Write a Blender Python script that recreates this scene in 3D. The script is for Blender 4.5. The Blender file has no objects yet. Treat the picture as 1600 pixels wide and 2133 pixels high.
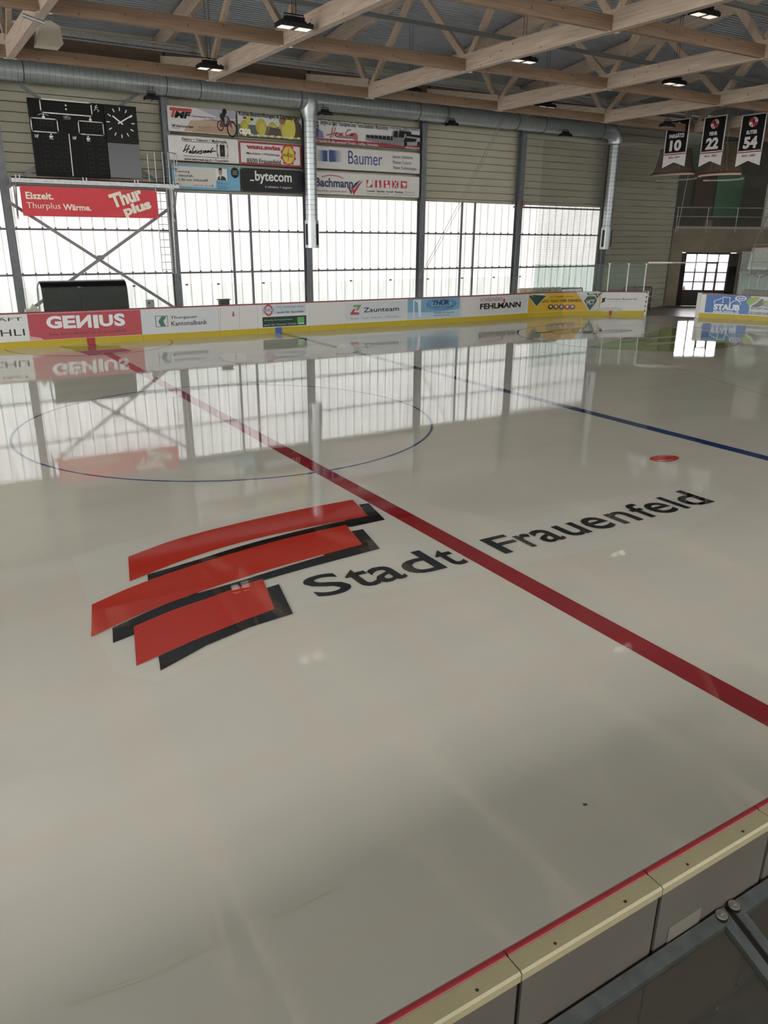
import bpy, bmesh, math, random
from math import sin, cos, pi, sqrt
from mathutils import Vector, Matrix
random.seed(7)

# ------------------------------------------------------------------ camera
F_PX, YAW, PITCH, ROLL = 1605.78, 0.5504, 0.3445, 0.0095
CAM = Vector((-5.9395, -16.2739, 3.9595))
FWD = Vector((sin(YAW)*cos(PITCH), cos(YAW)*cos(PITCH), -sin(PITCH)))
_r = Vector((cos(YAW), -sin(YAW), 0)); _u = _r.cross(FWD)
RIGHT = _r*cos(ROLL) + _u*sin(ROLL); UP = -_r*sin(ROLL) + _u*cos(ROLL)
scene = bpy.context.scene
COL = scene.collection
cd = bpy.data.cameras.new('camera'); cam = bpy.data.objects.new('camera', cd); COL.objects.link(cam)
cd.sensor_fit = 'HORIZONTAL'; cd.sensor_width = 36; cd.lens = 36*F_PX/1600; cd.clip_end = 500; cd.clip_start = .05
M = Matrix((RIGHT, UP, -FWD)).transposed().to_4x4(); M.translation = CAM
cam.matrix_world = M
scene.camera = cam
# ------------------------------------------------------------------ light
W_STR = 4.2        # world light; hall left open behind the camera to let it fill in
WIN = .69         # translucent facade panels
LAMP = .42
w = bpy.data.worlds.new('world'); scene.world = w; w.use_nodes = True
bgn = w.node_tree.nodes['Background']; bgn.inputs[0].default_value = (1.0, .965, .905, 1); bgn.inputs[1].default_value = W_STR
scene.view_settings.view_transform = 'Standard'; scene.view_settings.look = 'None'
scene.view_settings.gamma = 1; scene.view_settings.exposure = 0.9
try: scene.view_settings.use_curve_mapping = False
except Exception: pass

# ------------------------------------------------------------------ photo pixel -> point on a known plane
def ray(px):
    return FWD + RIGHT*((px[0]-800)/F_PX) - UP*((px[1]-1066.5)/F_PX)
def onz(px, z=0.): d = ray(px); return CAM + d*((z-CAM.z)/d.z)
def ony(px, y): d = ray(px); return CAM + d*((y-CAM.y)/d.y)
def onx(px, x): d = ray(px); return CAM + d*((x-CAM.x)/d.x)
def crop(x0, y0, s): return lambda x, y: (x0+x*s, y0+y*s)

# ------------------------------------------------------------------ materials
def lin(h):
    h = h.lstrip('#'); v = [int(h[i:i+2], 16)/255 for i in (0, 2, 4)]
    return tuple((c/12.92 if c <= .04045 else ((c+.055)/1.055)**2.4) for c in v) + (1,)
MATS = {}
def mat(hexc, rough=.55, metal=0., noise=0., scale=8., bump=0., name=None):
    key = (hexc, rough, metal, noise, scale, bump)
    if key in MATS: return MATS[key]
    m = bpy.data.materials.new(name or 'paint_'+hexc); m.use_nodes = True
    nt = m.node_tree; b = nt.nodes['Principled BSDF']; c = lin(hexc)
    b.inputs['Base Color'].default_value = c; b.inputs['Roughness'].default_value = rough; b.inputs['Metallic'].default_value = metal
    if max(c[:3]) < .06: b.inputs['Specular IOR Level'].default_value = .18
    if noise or bump:
        tc = nt.nodes.new('ShaderNodeTexCoord'); n = nt.nodes.new('ShaderNodeTexNoise')
        n.inputs['Scale'].default_value = scale; n.inputs['Detail'].default_value = 6
        nt.links.new(tc.outputs['Object'], n.inputs['Vector'])
        if noise:
            r = nt.nodes.new('ShaderNodeValToRGB'); r.color_ramp.elements[0].position = .3; r.color_ramp.elements[1].position = .7
            r.color_ramp.elements[0].color = tuple(max(0, v*(1-noise)) for v in c[:3])+(1,)
            r.color_ramp.elements[1].color = tuple(min(1, v*(1+noise)) for v in c[:3])+(1,)
            nt.links.new(n.outputs['Fac'], r.inputs[0]); nt.links.new(r.outputs[0], b.inputs['Base Color'])
        if bump:
            bp = nt.nodes.new('ShaderNodeBump'); bp.inputs['Strength'].default_value = bump; bp.inputs['Distance'].default_value = .01
            nt.links.new(n.outputs['Fac'], bp.inputs['Height']); nt.links.new(bp.outputs[0], b.inputs['Normal'])
    MATS[key] = m
    return m
def emis(hexc, s, name):
    m = bpy.data.materials.new(name); m.use_nodes = True; b = m.node_tree.nodes['Principled BSDF']
    b.inputs['Base Color'].default_value = lin(hexc); b.inputs['Emission Color'].default_value = lin(hexc)
    b.inputs['Emission Strength'].default_value = s; b.inputs['Roughness'].default_value = .4
    return m
def wood(name, a, b_, axis):
    m = bpy.data.materials.new(name); m.use_nodes = True; nt = m.node_tree; p = nt.nodes['Principled BSDF']
    tc = nt.nodes.new('ShaderNodeTexCoord'); mp = nt.nodes.new('ShaderNodeMapping')
    mp.inputs['Scale'].default_value = [(.6 if i == axis else 14.) for i in range(3)]
    n = nt.nodes.new('ShaderNodeTexNoise'); n.inputs['Scale'].default_value = 1.6; n.inputs['Detail'].default_value = 8
    n2 = nt.nodes.new('ShaderNodeTexVoronoi'); n2.inputs['Scale'].default_value = 3.2   # knots
    r = nt.nodes.new('ShaderNodeValToRGB'); r.color_ramp.elements[0].color = lin(a); r.color_ramp.elements[1].color = lin(b_)
    r.color_ramp.elements[0].position = .3; r.color_ramp.elements[1].position = .7
    k = nt.nodes.new('ShaderNodeValToRGB'); k.color_ramp.elements[0].color = (.35, .27, .2, 1); k.color_ramp.elements[1].color = (1, 1, 1, 1)
    k.color_ramp.elements[0].position = .07; k.color_ramp.elements[1].position = .12
    mx = nt.nodes.new('ShaderNodeMix'); mx.data_type = 'RGBA'; mx.blend_type = 'MULTIPLY'; mx.inputs[0].default_value = .8
    nt.links.new(tc.outputs['Object'], mp.inputs[0]); nt.links.new(mp.outputs[0], n.inputs['Vector']); nt.links.new(tc.outputs['Object'], n2.inputs['Vector'])
    nt.links.new(n.outputs['Fac'], r.inputs[0]); nt.links.new(n2.outputs['Distance'], k.inputs[0])
    nt.links.new(r.outputs[0], mx.inputs[6]); nt.links.new(k.outputs[0], mx.inputs[7]); nt.links.new(mx.outputs[2], p.inputs['Base Color'])
    p.inputs['Roughness'].default_value = .6
    return m
WOOD_Y = wood('glulam_along_rink_width', '#98877a', '#b3a394', 1)
WOOD_X = wood('timber_purlin', '#6c5543', '#866e57', 0)
WOOD_Z = wood('timber_web', '#93806f', '#ad9b89', 2)

WOOD_D = wood('dark_edge_timber', '#45352a', '#574538', 0)
def ice_mat(hexc, name, var=.05):
    m = bpy.data.materials.new(name); m.use_nodes = True; nt = m.node_tree; p = nt.nodes['Principled BSDF']; L = nt.links.new
    tc = nt.nodes.new('ShaderNodeTexCoord'); c = lin(hexc)
    n = nt.nodes.new('ShaderNodeTexNoise'); n.inputs['Scale'].default_value = .55; n.inputs['Detail'].default_value = 7; n.inputs['Distortion'].default_value = .6
    mp0 = nt.nodes.new('ShaderNodeMapping'); mp0.inputs['Scale'].default_value = (.5, 1.3, 1)
    L(tc.outputs['Object'], mp0.inputs[0]); L(mp0.outputs[0], n.inputs['Vector'])
    r = nt.nodes.new('ShaderNodeValToRGB'); r.color_ramp.elements[0].position = .3; r.color_ramp.elements[1].position = .72
    r.color_ramp.elements[0].color = tuple(v*(1-var) for v in c[:3])+(1,); r.color_ramp.elements[1].color = tuple(min(1, v*(1+var)) for v in c[:3])+(1,)
    L(n.outputs['Fac'], r.inputs[0]); L(r.outputs[0], p.inputs['Base Color'])
    # resurfacer ripples run along the rink
    mp = nt.nodes.new('ShaderNodeMapping'); mp.inputs['Scale'].default_value = (.9, 11, 1); mp.inputs['Rotation'].default_value = (0, 0, .05)
    n2 = nt.nodes.new('ShaderNodeTexNoise'); n2.inputs['Scale'].default_value = 1.; n2.inputs['Detail'].default_value = 3; n2.inputs['Roughness'].default_value = .5
    L(tc.outputs['Object'], mp.inputs[0]); L(mp.outputs[0], n2.inputs['Vector'])
    bp = nt.nodes.new('ShaderNodeBump'); bp.inputs['Strength'].default_value = .35; bp.inputs['Distance'].default_value = .0012
    L(n2.outputs['Fac'], bp.inputs['Height']); L(bp.outputs[0], p.inputs['Normal'])
    n3 = nt.nodes.new('ShaderNodeTexNoise'); n3.inputs['Scale'].default_value = .35; n3.inputs['Detail'].default_value = 4
    mp3 = nt.nodes.new('ShaderNodeMapping'); mp3.inputs['Scale'].default_value = (.4, 1.6, 1)
    L(tc.outputs['Object'], mp3.inputs[0]); L(mp3.outputs[0], n3.inputs['Vector'])
    mr = nt.nodes.new('ShaderNodeMapRange'); mr.inputs['From Min'].default_value = .4; mr.inputs['From Max'].default_value = .75
    mr.inputs['To Min'].default_value = .008; mr.inputs['To Max'].default_value = .075
    L(n3.outputs['Fac'], mr.inputs[0]); L(mr.outputs[0], p.inputs['Roughness'])
    p.inputs['IOR'].default_value = 2.3; p.inputs['Specular Tint'].default_value = (.84, .94, 1, 1)
    return m
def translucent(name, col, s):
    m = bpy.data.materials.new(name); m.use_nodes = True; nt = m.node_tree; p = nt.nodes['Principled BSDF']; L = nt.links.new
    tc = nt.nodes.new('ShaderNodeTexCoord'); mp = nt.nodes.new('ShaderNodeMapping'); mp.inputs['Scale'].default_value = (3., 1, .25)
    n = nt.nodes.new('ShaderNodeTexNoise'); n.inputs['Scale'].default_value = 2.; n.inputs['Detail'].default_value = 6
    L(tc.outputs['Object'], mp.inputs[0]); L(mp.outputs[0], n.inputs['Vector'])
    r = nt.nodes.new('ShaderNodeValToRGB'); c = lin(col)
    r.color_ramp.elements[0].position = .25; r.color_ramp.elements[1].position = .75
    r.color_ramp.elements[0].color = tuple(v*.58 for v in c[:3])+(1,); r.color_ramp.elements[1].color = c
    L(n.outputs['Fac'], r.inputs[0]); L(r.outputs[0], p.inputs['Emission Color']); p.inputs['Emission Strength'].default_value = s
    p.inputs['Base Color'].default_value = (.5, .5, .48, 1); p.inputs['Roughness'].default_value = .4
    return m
def glass_mat(name, tint, fac, rough=.03):
    m = bpy.data.materials.new(name); m.use_nodes = True; nt = m.node_tree; nt.nodes.clear(); L = nt.links.new
    o = nt.nodes.new('ShaderNodeOutputMaterial'); t = nt.nodes.new('ShaderNodeBsdfTransparent'); g = nt.nodes.new('ShaderNodeBsdfPrincipled')
    t.inputs[0].default_value = tint; g.inputs['Base Color'].default_value = (.5, .55, .52, 1); g.inputs['Roughness'].default_value = rough
    mx = nt.nodes.new('ShaderNodeMixShader'); mx.inputs[0].default_value = fac
    L(t.outputs[0], mx.inputs[1]); L(g.outputs[0], mx.inputs[2]); L(mx.outputs[0], o.inputs[0])
    return m
def net_mat(name, col, pitch, width):
    m = bpy.data.materials.new(name); m.use_nodes = True; nt = m.node_tree; nt.nodes.clear(); L = nt.links.new
    o = nt.nodes.new('ShaderNodeOutputMaterial'); t = nt.nodes.new('ShaderNodeBsdfTransparent'); g = nt.nodes.new('ShaderNodeBsdfDiffuse'); g.inputs[0].default_value = lin(col)
    uv = nt.nodes.new('ShaderNodeUVMap'); sp = nt.nodes.new('ShaderNodeSeparateXYZ'); L(uv.outputs[0], sp.inputs[0])
    outs = []
    for i in (0, 1):
        a = nt.nodes.new('ShaderNodeMath'); a.operation = 'MULTIPLY'; a.inputs[1].default_value = 1/pitch; L(sp.outputs[i], a.inputs[0])
        b = nt.nodes.new('ShaderNodeMath'); b.operation = 'FRACT'; L(a.outputs[0], b.inputs[0])
        c = nt.nodes.new('ShaderNodeMath'); c.operation = 'LESS_THAN'; c.inputs[1].default_value = width/pitch; L(b.outputs[0], c.inputs[0]); outs.append(c)
    mxm = nt.nodes.new('ShaderNodeMath'); mxm.operation = 'MAXIMUM'; L(outs[0].outputs[0], mxm.inputs[0]); L(outs[1].outputs[0], mxm.inputs[1])
    mx = nt.nodes.new('ShaderNodeMixShader'); L(mxm.outputs[0], mx.inputs[0]); L(t.outputs[0], mx.inputs[1]); L(g.outputs[0], mx.inputs[2]); L(mx.outputs[0], o.inputs[0])
    return m
STEEL = mat('#66696e', .5, .35, .12, 5); DARKSTEEL = mat('#4a4d52', .5, .3)
GALV = mat('#9a9da0', .38, .75, .15, 9); DUCT = mat('#b4bcc0', .36, .6, .08, 3)
BLACK = mat('#141416', .5); WHITE = mat('#e4e3df', .45); GREY = mat('#8d9092', .5)
REDRAIL = mat('#7a1822', .4); YELLOW = mat('#b39f1e', .4); BOARDWHITE = mat('#d3d5d4', .35, 0, .04, 3)
CREAM = mat('#b0a685', .5, 0, .06, 6); GLASS = glass_mat('clear_safety_glass', (.955, .975, .965, 1), .05)
GLASSG = glass_mat('greenish_safety_glass', (.80, .86, .84, 1), .12)

# ------------------------------------------------------------------ object helpers
def tag(o, label=None, cat=None, group=None, kind=None):
    if label: o['label'] = label
    if cat: o['category'] = cat
    if group: o['group'] = group
    if kind: o['kind'] = kind
    return o
def empty(name, loc, label=None, cat=None, group=None, kind=None):
    o = bpy.data.objects.new(name, None); o.empty_display_size = .2; o.location = loc; COL.objects.link(o)
    return tag(o, label, cat, group, kind)
class MB:
    def __init__(s): s.v = []; s.f = []; s.m = []; s.uv = None; s.smooth = []
    def add(s, vs, fs, mi=0, sm=False):
        n = len(s.v); s.v += [tuple(p) for p in vs]; s.f += [tuple(n+i for i in f) for f in fs]; s.m += [mi]*len(fs); s.smooth += [sm]*len(fs)
    def box(s, a, b, mi=0):
        x0, y0, z0 = a; x1, y1, z1 = b
        s.add([(x0,y0,z0),(x1,y0,z0),(x1,y1,z0),(x0,y1,z0),(x0,y0,z1),(x1,y0,z1),(x1,y1,z1),(x0,y1,z1)],
              [(3,2,1,0),(4,5,6,7),(0,1,5,4),(1,2,6,5),(2,3,7,6),(3,0,4,7)], mi)
    def bar(s, p, q, w, h, mi=0, up=(0,0,1)):
        p = Vector(p); q = Vector(q); d = (q-p).normalized(); u = Vector(up)
        if abs(d.dot(u)) > .99: u = Vector((0,1,0))
        r = d.cross(u).normalized(); u = r.cross(d).normalized()
        vs = []
        for c in (p, q):
            for a, b in ((-1,-1),(1,-1),(1,1),(-1,1)): vs.append(c + r*(a*w/2) + u*(b*h/2))
        s.add(vs, [(3,2,1,0),(4,5,6,7),(0,1,5,4),(1,2,6,5),(2,3,7,6),(3,0,4,7)], mi)
    def tube(s, pts, r, n=10, mi=0, caps=True, sm=True):
        pts = [Vector(p) for p in pts]; rings = []; pu = None
        for i, p in enumerate(pts):
            d = (pts[min(i+1, len(pts)-1)] - pts[max(i-1, 0)]).normalized()
            u = pu if pu is not None else (Vector((0,0,1)) if abs(d.z) < .9 else Vector((0,1,0)))
            a = d.cross(u).normalized(); u = a.cross(d).normalized(); pu = u
            rr = r[i] if isinstance(r, (list, tuple)) else r
            rings.append([p + a*(rr*cos(2*pi*k/n)) + u*(rr*sin(2*pi*k/n)) for k in range(n)])
        vs = [v for rg in rings for v in rg]; fs = []
        for i in range(len(pts)-1):
            for k in range(n): fs.append((i*n+k, i*n+(k+1) % n, (i+1)*n+(k+1) % n, (i+1)*n+k))
        s.add(vs, fs, mi, sm)
        if caps: s.add(vs[:n], [tuple(range(n))[::-1]], mi); s.add(vs[-n:], [tuple(range(n))], mi)
    def prism(s, pts, f0, f1, mi=0):
        n = len(pts); s.add([f0(p) for p in pts]+[f1(p) for p in pts], [tuple(range(n))[::-1], tuple(range(n, 2*n))]+[(i, (i+1) % n, n+(i+1) % n, n+i) for i in range(n)], mi)
    def build(s, name, m, parent=None, origin=None):
        me = bpy.data.meshes.new(name)
        off = Vector(origin) if origin is not None else (parent_world(parent) if parent is not None else Vector((0,0,0)))
        me.from_pydata([tuple(Vector(v)-off) for v in s.v], [], s.f)
        for mm in (m if isinstance(m, (list, tuple)) else [m]): me.materials.append(mm)
        me.polygons.foreach_set('material_index', s.m); me.polygons.foreach_set('use_smooth', s.smooth); me.update()
        o = bpy.data.objects.new(name, me); COL.objects.link(o)
        if parent is not None: o.parent = parent; o.location = off - parent_world(parent)
        else: o.location = off
        return o
def parent_world(p):
    v = Vector((0,0,0))
    while p is not None: v += Vector(p.location); p = p.parent
    return v
def struct(o): o['kind'] = 'structure'; return o

# ------------------------------------------------------------------ flat printing (lettering, logos) on a surface given by map(u, v, lift)
TXT = {}
def text_geo(s, bold, shear):
    k = (s, bold, shear)
    if k not in TXT:
        cu = bpy.data.curves.new('lettering_curve', 'FONT'); cu.body = s; cu.size = 1; cu.resolution_u = 4 if len(s) < 8 else 2; cu.offset = bold; cu.shear = shear; cu.fill_mode = 'FRONT'
        ob = bpy.data.objects.new('lettering_source', cu); COL.objects.link(ob)
        dg = bpy.context.evaluated_depsgraph_get(); me = bpy.data.meshes.new_from_object(ob.evaluated_get(dg))
        vs = [(v.co.x, v.co.y) for v in me.vertices]; fs = [tuple(p.vertices) for p in me.polygons]
        bpy.data.objects.remove(ob); bpy.data.curves.remove(cu); bpy.data.meshes.remove(me)
        xs = [v[0] for v in vs]; ys = [v[1] for v in vs]; x0, x1, y0, y1 = min(xs), max(xs), min(ys), max(ys)
        TXT[k] = ([((x-x0)/(x1-x0), (y-y0)/(y1-y0)) for x, y in vs], fs)
    return TXT[k]
class Print:
    def __init__(s, mp, px=None, rough=.5, step=.0015, seg=None, base=0.002):
        s.map = mp; s.px = px; s.mb = MB(); s.cols = []; s.rough = rough; s.lift = base; s.step = step; s.seg = seg; s.custom = {}
    def ci(s, c):
        if c not in s.cols: s.cols.append(c)
        return s.cols.index(c)
    def up(s): s.lift += s.step
    def face(s, pts, c): s.mb.add([s.map(u, v, s.lift) for u, v in pts], [tuple(range(len(pts)))], s.ci(c))
    def rect(s, u0, v0, u1, v1, c):
        n = max(1, int(abs(u1-u0)/s.seg)) if s.seg else 1
        for i in range(n):
            a = u0+(u1-u0)*i/n; b = u0+(u1-u0)*(i+1)/n; s.face([(a, v0), (b, v0), (b, v1), (a, v1)], c)
        s.up()
    def poly(s, pts, c): s.face(pts, c); s.up()
    def ell(s, cu, cv, ru, rv, c, n=28, hole=0):
        if not hole: s.face([(cu+ru*cos(2*pi*i/n), cv+rv*sin(2*pi*i/n)) for i in range(n)], c)
        else:
            for i in range(n):
                a, b = 2*pi*i/n, 2*pi*(i+1)/n
                s.face([(cu+ru*cos(a), cv+rv*sin(a)), (cu+ru*cos(b), cv+rv*sin(b)), (cu+ru*hole*cos(b), cv+rv*hole*sin(b)), (cu+ru*hole*cos(a), cv+rv*hole*sin(a))], c)
        s.up()
    def stroke(s, pts, wd, c):
        for (a, b), (x, y) in zip(pts[:-1], pts[1:]):
            l = sqrt((x-a)**2+(y-b)**2) or 1; nx, ny = -(y-b)/l*wd/2, (x-a)/l*wd/2; ex, ey = (x-a)/l*wd*.3, (y-b)/l*wd*.3
            s.face([(a+nx-ex, b+ny-ey), (a-nx-ex, b-ny-ey), (x-nx+ex, y-ny+ey), (x+nx+ex, y+ny+ey)], c)
        s.up()
    def text(s, t, u0, v0, u1, v1, c, bold=0., shear=0., mirror=False, skew=0.):
        vs, fs = text_geo(t, bold, shear)
        s.mb.add([s.map(u0+((1-x) if mirror else x)*(u1-u0), v0+y*(v1-v0)+x*skew, s.lift) for x, y in vs], fs, s.ci(c)); s.up()
    # the same, corners given as photo pixels on this surface
    def rectp(s, a, b, c): (u0, v0), (u1, v1) = s.px(a), s.px(b); s.rect(min(u0, u1), min(v0, v1), max(u0, u1), max(v0, v1), c)
    def polyp(s, pts, c): s.poly([s.px(p) for p in pts], c)
    def strokep(s, pts, wd, c): s.stroke([s.px(p) for p in pts], wd, c)
    def ellp(s, p, ru, rv, c, **k): u, v = s.px(p); s.ell(u, v, ru, rv, c, **k)
    def textp(s, t, a, b, c, bold=0., shear=0., mirror=False): (u0, v0), (u1, v1) = s.px(a), s.px(b); s.text(t, u0, v0, u1, v1, c, bold, shear, mirror)
    def build(s, name, parent=None):
        ms = [s.custom.get(c) or mat(c, s.rough) for c in s.cols]
        return s.mb.build(name, ms, parent)

# ================================================================== SETTING
RX0 = -34.
# board outline in plan (ice side), counted from the far-left
BL = [(RX0, 14.70), (18.3, 14.70), (20.2, 14.82), (22.3, 14.98), (24.2, 14.86), (26.2, 14.30), (27.4, 13.75), (28.55, 13.1)]
BR = [(30.35, 11.0), (31.2, 9.6), (31.9, 8.0), (32.3, 6.2), (32.4, 4.), (32.4, -8), (31, -12), (28, -14.2), (25, -14.52)]
class Path:
    def __init__(s, pts):
        s.p = [Vector(p) for p in pts]; s.d = [0.]
        for a, b in zip(s.p[:-1], s.p[1:]): s.d.append(s.d[-1]+(b-a).length)
    def at(s, t, off=0., z=0.):
        i = 0
        while i < len(s.d)-2 and t > s.d[i+1]: i += 1
        a, b = s.p[i], s.p[i+1]; k = (t-s.d[i])/(s.d[i+1]-s.d[i]); q = a+(b-a)*k
        # smooth normal
        def nrm(j):
            j0, j1 = max(j-1, 0), min(j+1, len(s.p)-1); dd = (s.p[j1]-s.p[j0]).normalized(); return Vector((dd.y, -dd.x))
        n = (nrm(i)*(1-k)+nrm(i+1)*k) if 0 <= k <= 1 else nrm(i)
        n.normalize()
        return Vector((q.x+n.x*off, q.y+n.y*off, z))
    def hit(s, px):
        d = ray(px); best = None
        for i, (a, b) in enumerate(zip(s.p[:-1], s.p[1:])):
            e = b-a; n = Vector((-e.y, e.x)); den = n.x*d.x+n.y*d.y
            if abs(den) < 1e-9: continue
            t = (n.x*(a.x-CAM.x)+n.y*(a.y-CAM.y))/den
            if t <= 0: continue
            P = CAM+d*t; k = ((P.x-a.x)*e.x+(P.y-a.y)*e.y)/e.length_squared
            last = i == len(s.p)-2
            if (-.02 <= k <= 1.0001) or (last and k > 0) or (i == 0 and k < 0):
                if best is None or t < best[0]: best = (t, s.d[i]+k*e.length, P.z)
        return best[1], best[2]
PL, PR = Path(BL), Path(BR)

# ice and surrounding slab
ICE = ice_mat('#d3cfc3', 'wet_ice')
mb = MB(); outline = BL + BR + [(RX0, -14.52)]
mb.add([(x, y, 0) for x, y in outline], [tuple(range(len(outline)))[::-1]])
floor = struct(mb.build('floor', ICE))
mb = MB(); mb.box((-45, -32, -.3), (62, 40, -.012))
struct(mb.build('ground_concrete', mat('#5b544c', .35, 0, .25, 1.5)))

# ice markings are pieces of the ice floor
def icemap(u, v, l): return Vector((u, v, l))
ILIFT = [.0004]
def iprint(): ILIFT[0] += .0005; return Print(icemap, lambda p: tuple(onz(p, 0))[:2], step=.00015, base=ILIFT[0])
ICECOL = {}
def icol(p, c):
    if c not in ICECOL: ICECOL[c] = ice_mat(c, 'ice_paint_'+c, .06)
    p.custom[c] = ICECOL[c]
def ibuild(p, name):
    for c in p.cols: icol(p, c)
    return p.build(name, floor)
RED, BLUE, RLOGO, BLK = '#951f28', '#1c3d76', '#c23428', '#232022'
p = iprint(); p.rect(-.15, -14.52, .15, 14.7, RED); ibuild(p, 'centre_line')
p = iprint(); p.rect(7.64, -14.52, 7.94, 14.7, BLUE); ibuild(p, 'blue_line')
p = iprint(); p.ell(0, 0, 4.53, 4.53, '#2c4a86', n=120, hole=.988); ibuild(p, 'centre_circle')
p = iprint()
for i in range(40):
    a, b = pi+pi*i/40, pi+pi*(i+1)/40
    p.face([(3*cos(a), 14.66+3*sin(a)), (3*cos(b), 14.66+3*sin(b)), (2.94*cos(b), 14.66+2.94*sin(b)), (2.94*cos(a), 14.66+2.94*sin(a))], '#8c2630')
ibuild(p, 'referee_crease')
p = iprint(); p.ell(20.4, 7.1, 4.55, 4.55, '#8c2630', n=90, hole=.985); ibuild(p, 'faceoff_circle')
p = iprint()   # green sponsor field in the face-off circle, with its brown and dark shapes
pts = [(20.4+4.4*cos(a), 7.1+4.4*sin(a)) for a in [-pi*.86+i*pi*.95/30 for i in range(31)]]
p.poly(pts, '#a3b758')
for k, (x, y, a, b, c) in enumerate([(20.1, 4.6, 1.2, .28, '#d8dccf'), (21.6, 5.9, 1.0, .22, '#d8dccf'), (19.2, 5.6, .9, .2, '#3c4426'), (20.6, 6.4, 1.1, .25, '#3c4426'),
        (23.2, 5.6, .9, .5, '#2f5b44'), (20.9, 8.6, 1.6, .55, '#8a7460'), (20.9, 8.6, .9, .25, '#c6bcae'), (18.9, 9.0, .9, .16, '#a89252'), (18.2, 9.6, .6, .14, '#5a584f'), (20.0, 10.2, 1.3, .18, '#8f8a86')]):
    p.ell(x, y, a, b, c, n=18)
ibuild(p, 'sponsor_field')
p = iprint(); p.rect(26.0, -14.4, 26.06, 14.3, '#8c2630'); ibuild(p, 'goal_line')
p = iprint(); p.polyp([(188-65, 722), (188+60, 720), (262, 729), (238, 731), (160, 733), (150, 728)], '#6f7030'); p.polyp([(160, 731), (262, 727), (275, 731), (185, 740)], '#6a3a78')
ibuild(p, 'sponsor_field')
p = iprint(); p.stroke([(13.5, -4.3), (16.4, 3.2)], .035, '#aaa69c'); ibuild(p, 'flooding_seam')
# puck shape above the town name
p = iprint(); a_ = -.35
def rot(x, y, t): return (x*cos(t)-y*sin(t), x*sin(t)+y*cos(t))
cx_, cy_ = 6.045, -6.96
p.poly([(cx_+rot(.33*cos(t), .2*sin(t), -.05)[0], cy_+rot(.33*cos(t), .2*sin(t), -.05)[1]) for t in [i*2*pi/32 for i in range(32)]], RLOGO)
p.poly([(cx_+x, cy_+y) for x, y in [(-.28, -.02), (-.2, -.09), (-.05, -.135), (.12, -.12), (-.05, -.105), (-.18, -.05)]], '#dfc9c0')
p.poly([(cx_+x, cy_+y) for x, y in [(-.02, .15), (.1, .15), (.24, .1), (.3, .02), (.2, .08), (.1, .12)]], '#dfc9c0')
ibuild(p, 'painted_disc')
# the big red and black banner logo, traced as curved bands on the ice
l = crop(150, 1000, .4375)
def smooth(pts, n=8):
    out = []; P = [pts[0]]+pts+[pts[-1]]
    for i in range(1, len(P)-2):
        for k in range(n):
            t = k/n; out.append(tuple(.5*((2*P[i][j])+(-P[i-1][j]+P[i+1][j])*t+(2*P[i-1][j]-5*P[i][j]+4*P[i+1][j]-P[i+2][j])*t*t+(-P[i-1][j]+3*P[i][j]-3*P[i+1][j]+P[i+2][j])*t**3) for j in (0, 1)))
    return out+[pts[-1]]
def band(p, top, bot, col):
    tp = smooth([p.px(l(*a)) for a in top]); bt = smooth([p.px(l(*a)) for a in bot]); n = 40
    def samp(c, t): k = t*(len(c)-1); i = min(int(k), len(c)-2); f = k-i; return (c[i][0]*(1-f)+c[i+1][0]*f, c[i][1]*(1-f)+c[i+1][1]*f)
    for i in range(n):
        a, b = i/n, (i+1)/n; p.face([samp(bt, a), samp(bt, b), samp(tp, b), samp(tp, a)], col)
    p.up()
p = iprint()
band(p, [(360, 452), (600, 380), (860, 300), (1180, 220), (1360, 118), (1412, 112)][0:4]+[(1410, 172)], [(362, 482), (620, 400), (890, 325), (1180, 255), (1330, 222)][0:5], BLK)
p.polyp([l(1366, 118), l(1412, 112), l(1490, 190), l(1330, 224), l(1300, 190), l(1410, 172)], BLK)
band(p, [(193, 706), (480, 580), (780, 488), (1100, 390), (1383, 310)], [(196, 778), (480, 668), (760, 570), (900, 484), (1466, 328)], BLK)
p.polyp([l(193, 706), l(600, 535), l(600, 600), l(196, 778)], BLK)
p.polyp([l(1332, 245), l(1385, 235), l(1466, 328), l(1200, 396), l(1200, 350), l(1383, 308)], BLK)
p.polyp([l(412, 842), l(700, 712), l(965, 618), l(928, 515), l(985, 498), l(1052, 638), l(840, 706), l(640, 790), l(422, 910)], BLK)
band(p, [(268, 367), (500, 283), (800, 205), (1080, 143), (1335, 95)], [(275, 485), (540, 380), (800, 300), (1100, 232), (1410, 172)], RLOGO)
band(p, [(95, 595), (330, 493), (660, 382), (1000, 285), (1303, 215)], [(92, 750), (340, 635), (680, 510), (1020, 405), (1383, 308)], RLOGO)
band(p, [(294, 700), (480, 622), (660, 560), (790, 512), (908, 472)], [(307, 888), (480, 810), (640, 742), (800, 678), (965, 616)], RLOGO)
ibuild(p, 'town_logo')
p = iprint()
def iceword(p, t, x0, x1, y, h, c=BLK): p.text(t, x0, y, x1, y+h, c, bold=.014)
for ch, x0, x1, h in (('S', -2.35, -1.87, .60), ('t', -1.83, -1.51, .55), ('a', -1.52, -1.13, .46), ('d', -1.07, -.56, .66), ('t', -.50, -.22, .55)): iceword(p, ch, x0, x1, -9.04-.02*(x0+2.35), h)
ibuild(p, 'town_lettering')
p = iprint()
for ch, x0, x1, h in (('F', .37, .79, .57), ('r', .84, 1.10, .45), ('a', 1.12, 1.49, .47), ('u', 1.58, 1.98, .46), ('e', 2.07, 2.50, .48), ('n', 2.62, 3.02, .46), ('f', 3.12, 3.42, .60), ('e', 3.42, 3.87, .48), ('l', 3.97, 4.08, .60), ('d', 4.17, 4.66, .67)): iceword(p, ch, x0, x1, -9.085-.005*x0, h)
ibuild(p, 'town_lettering')

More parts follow.
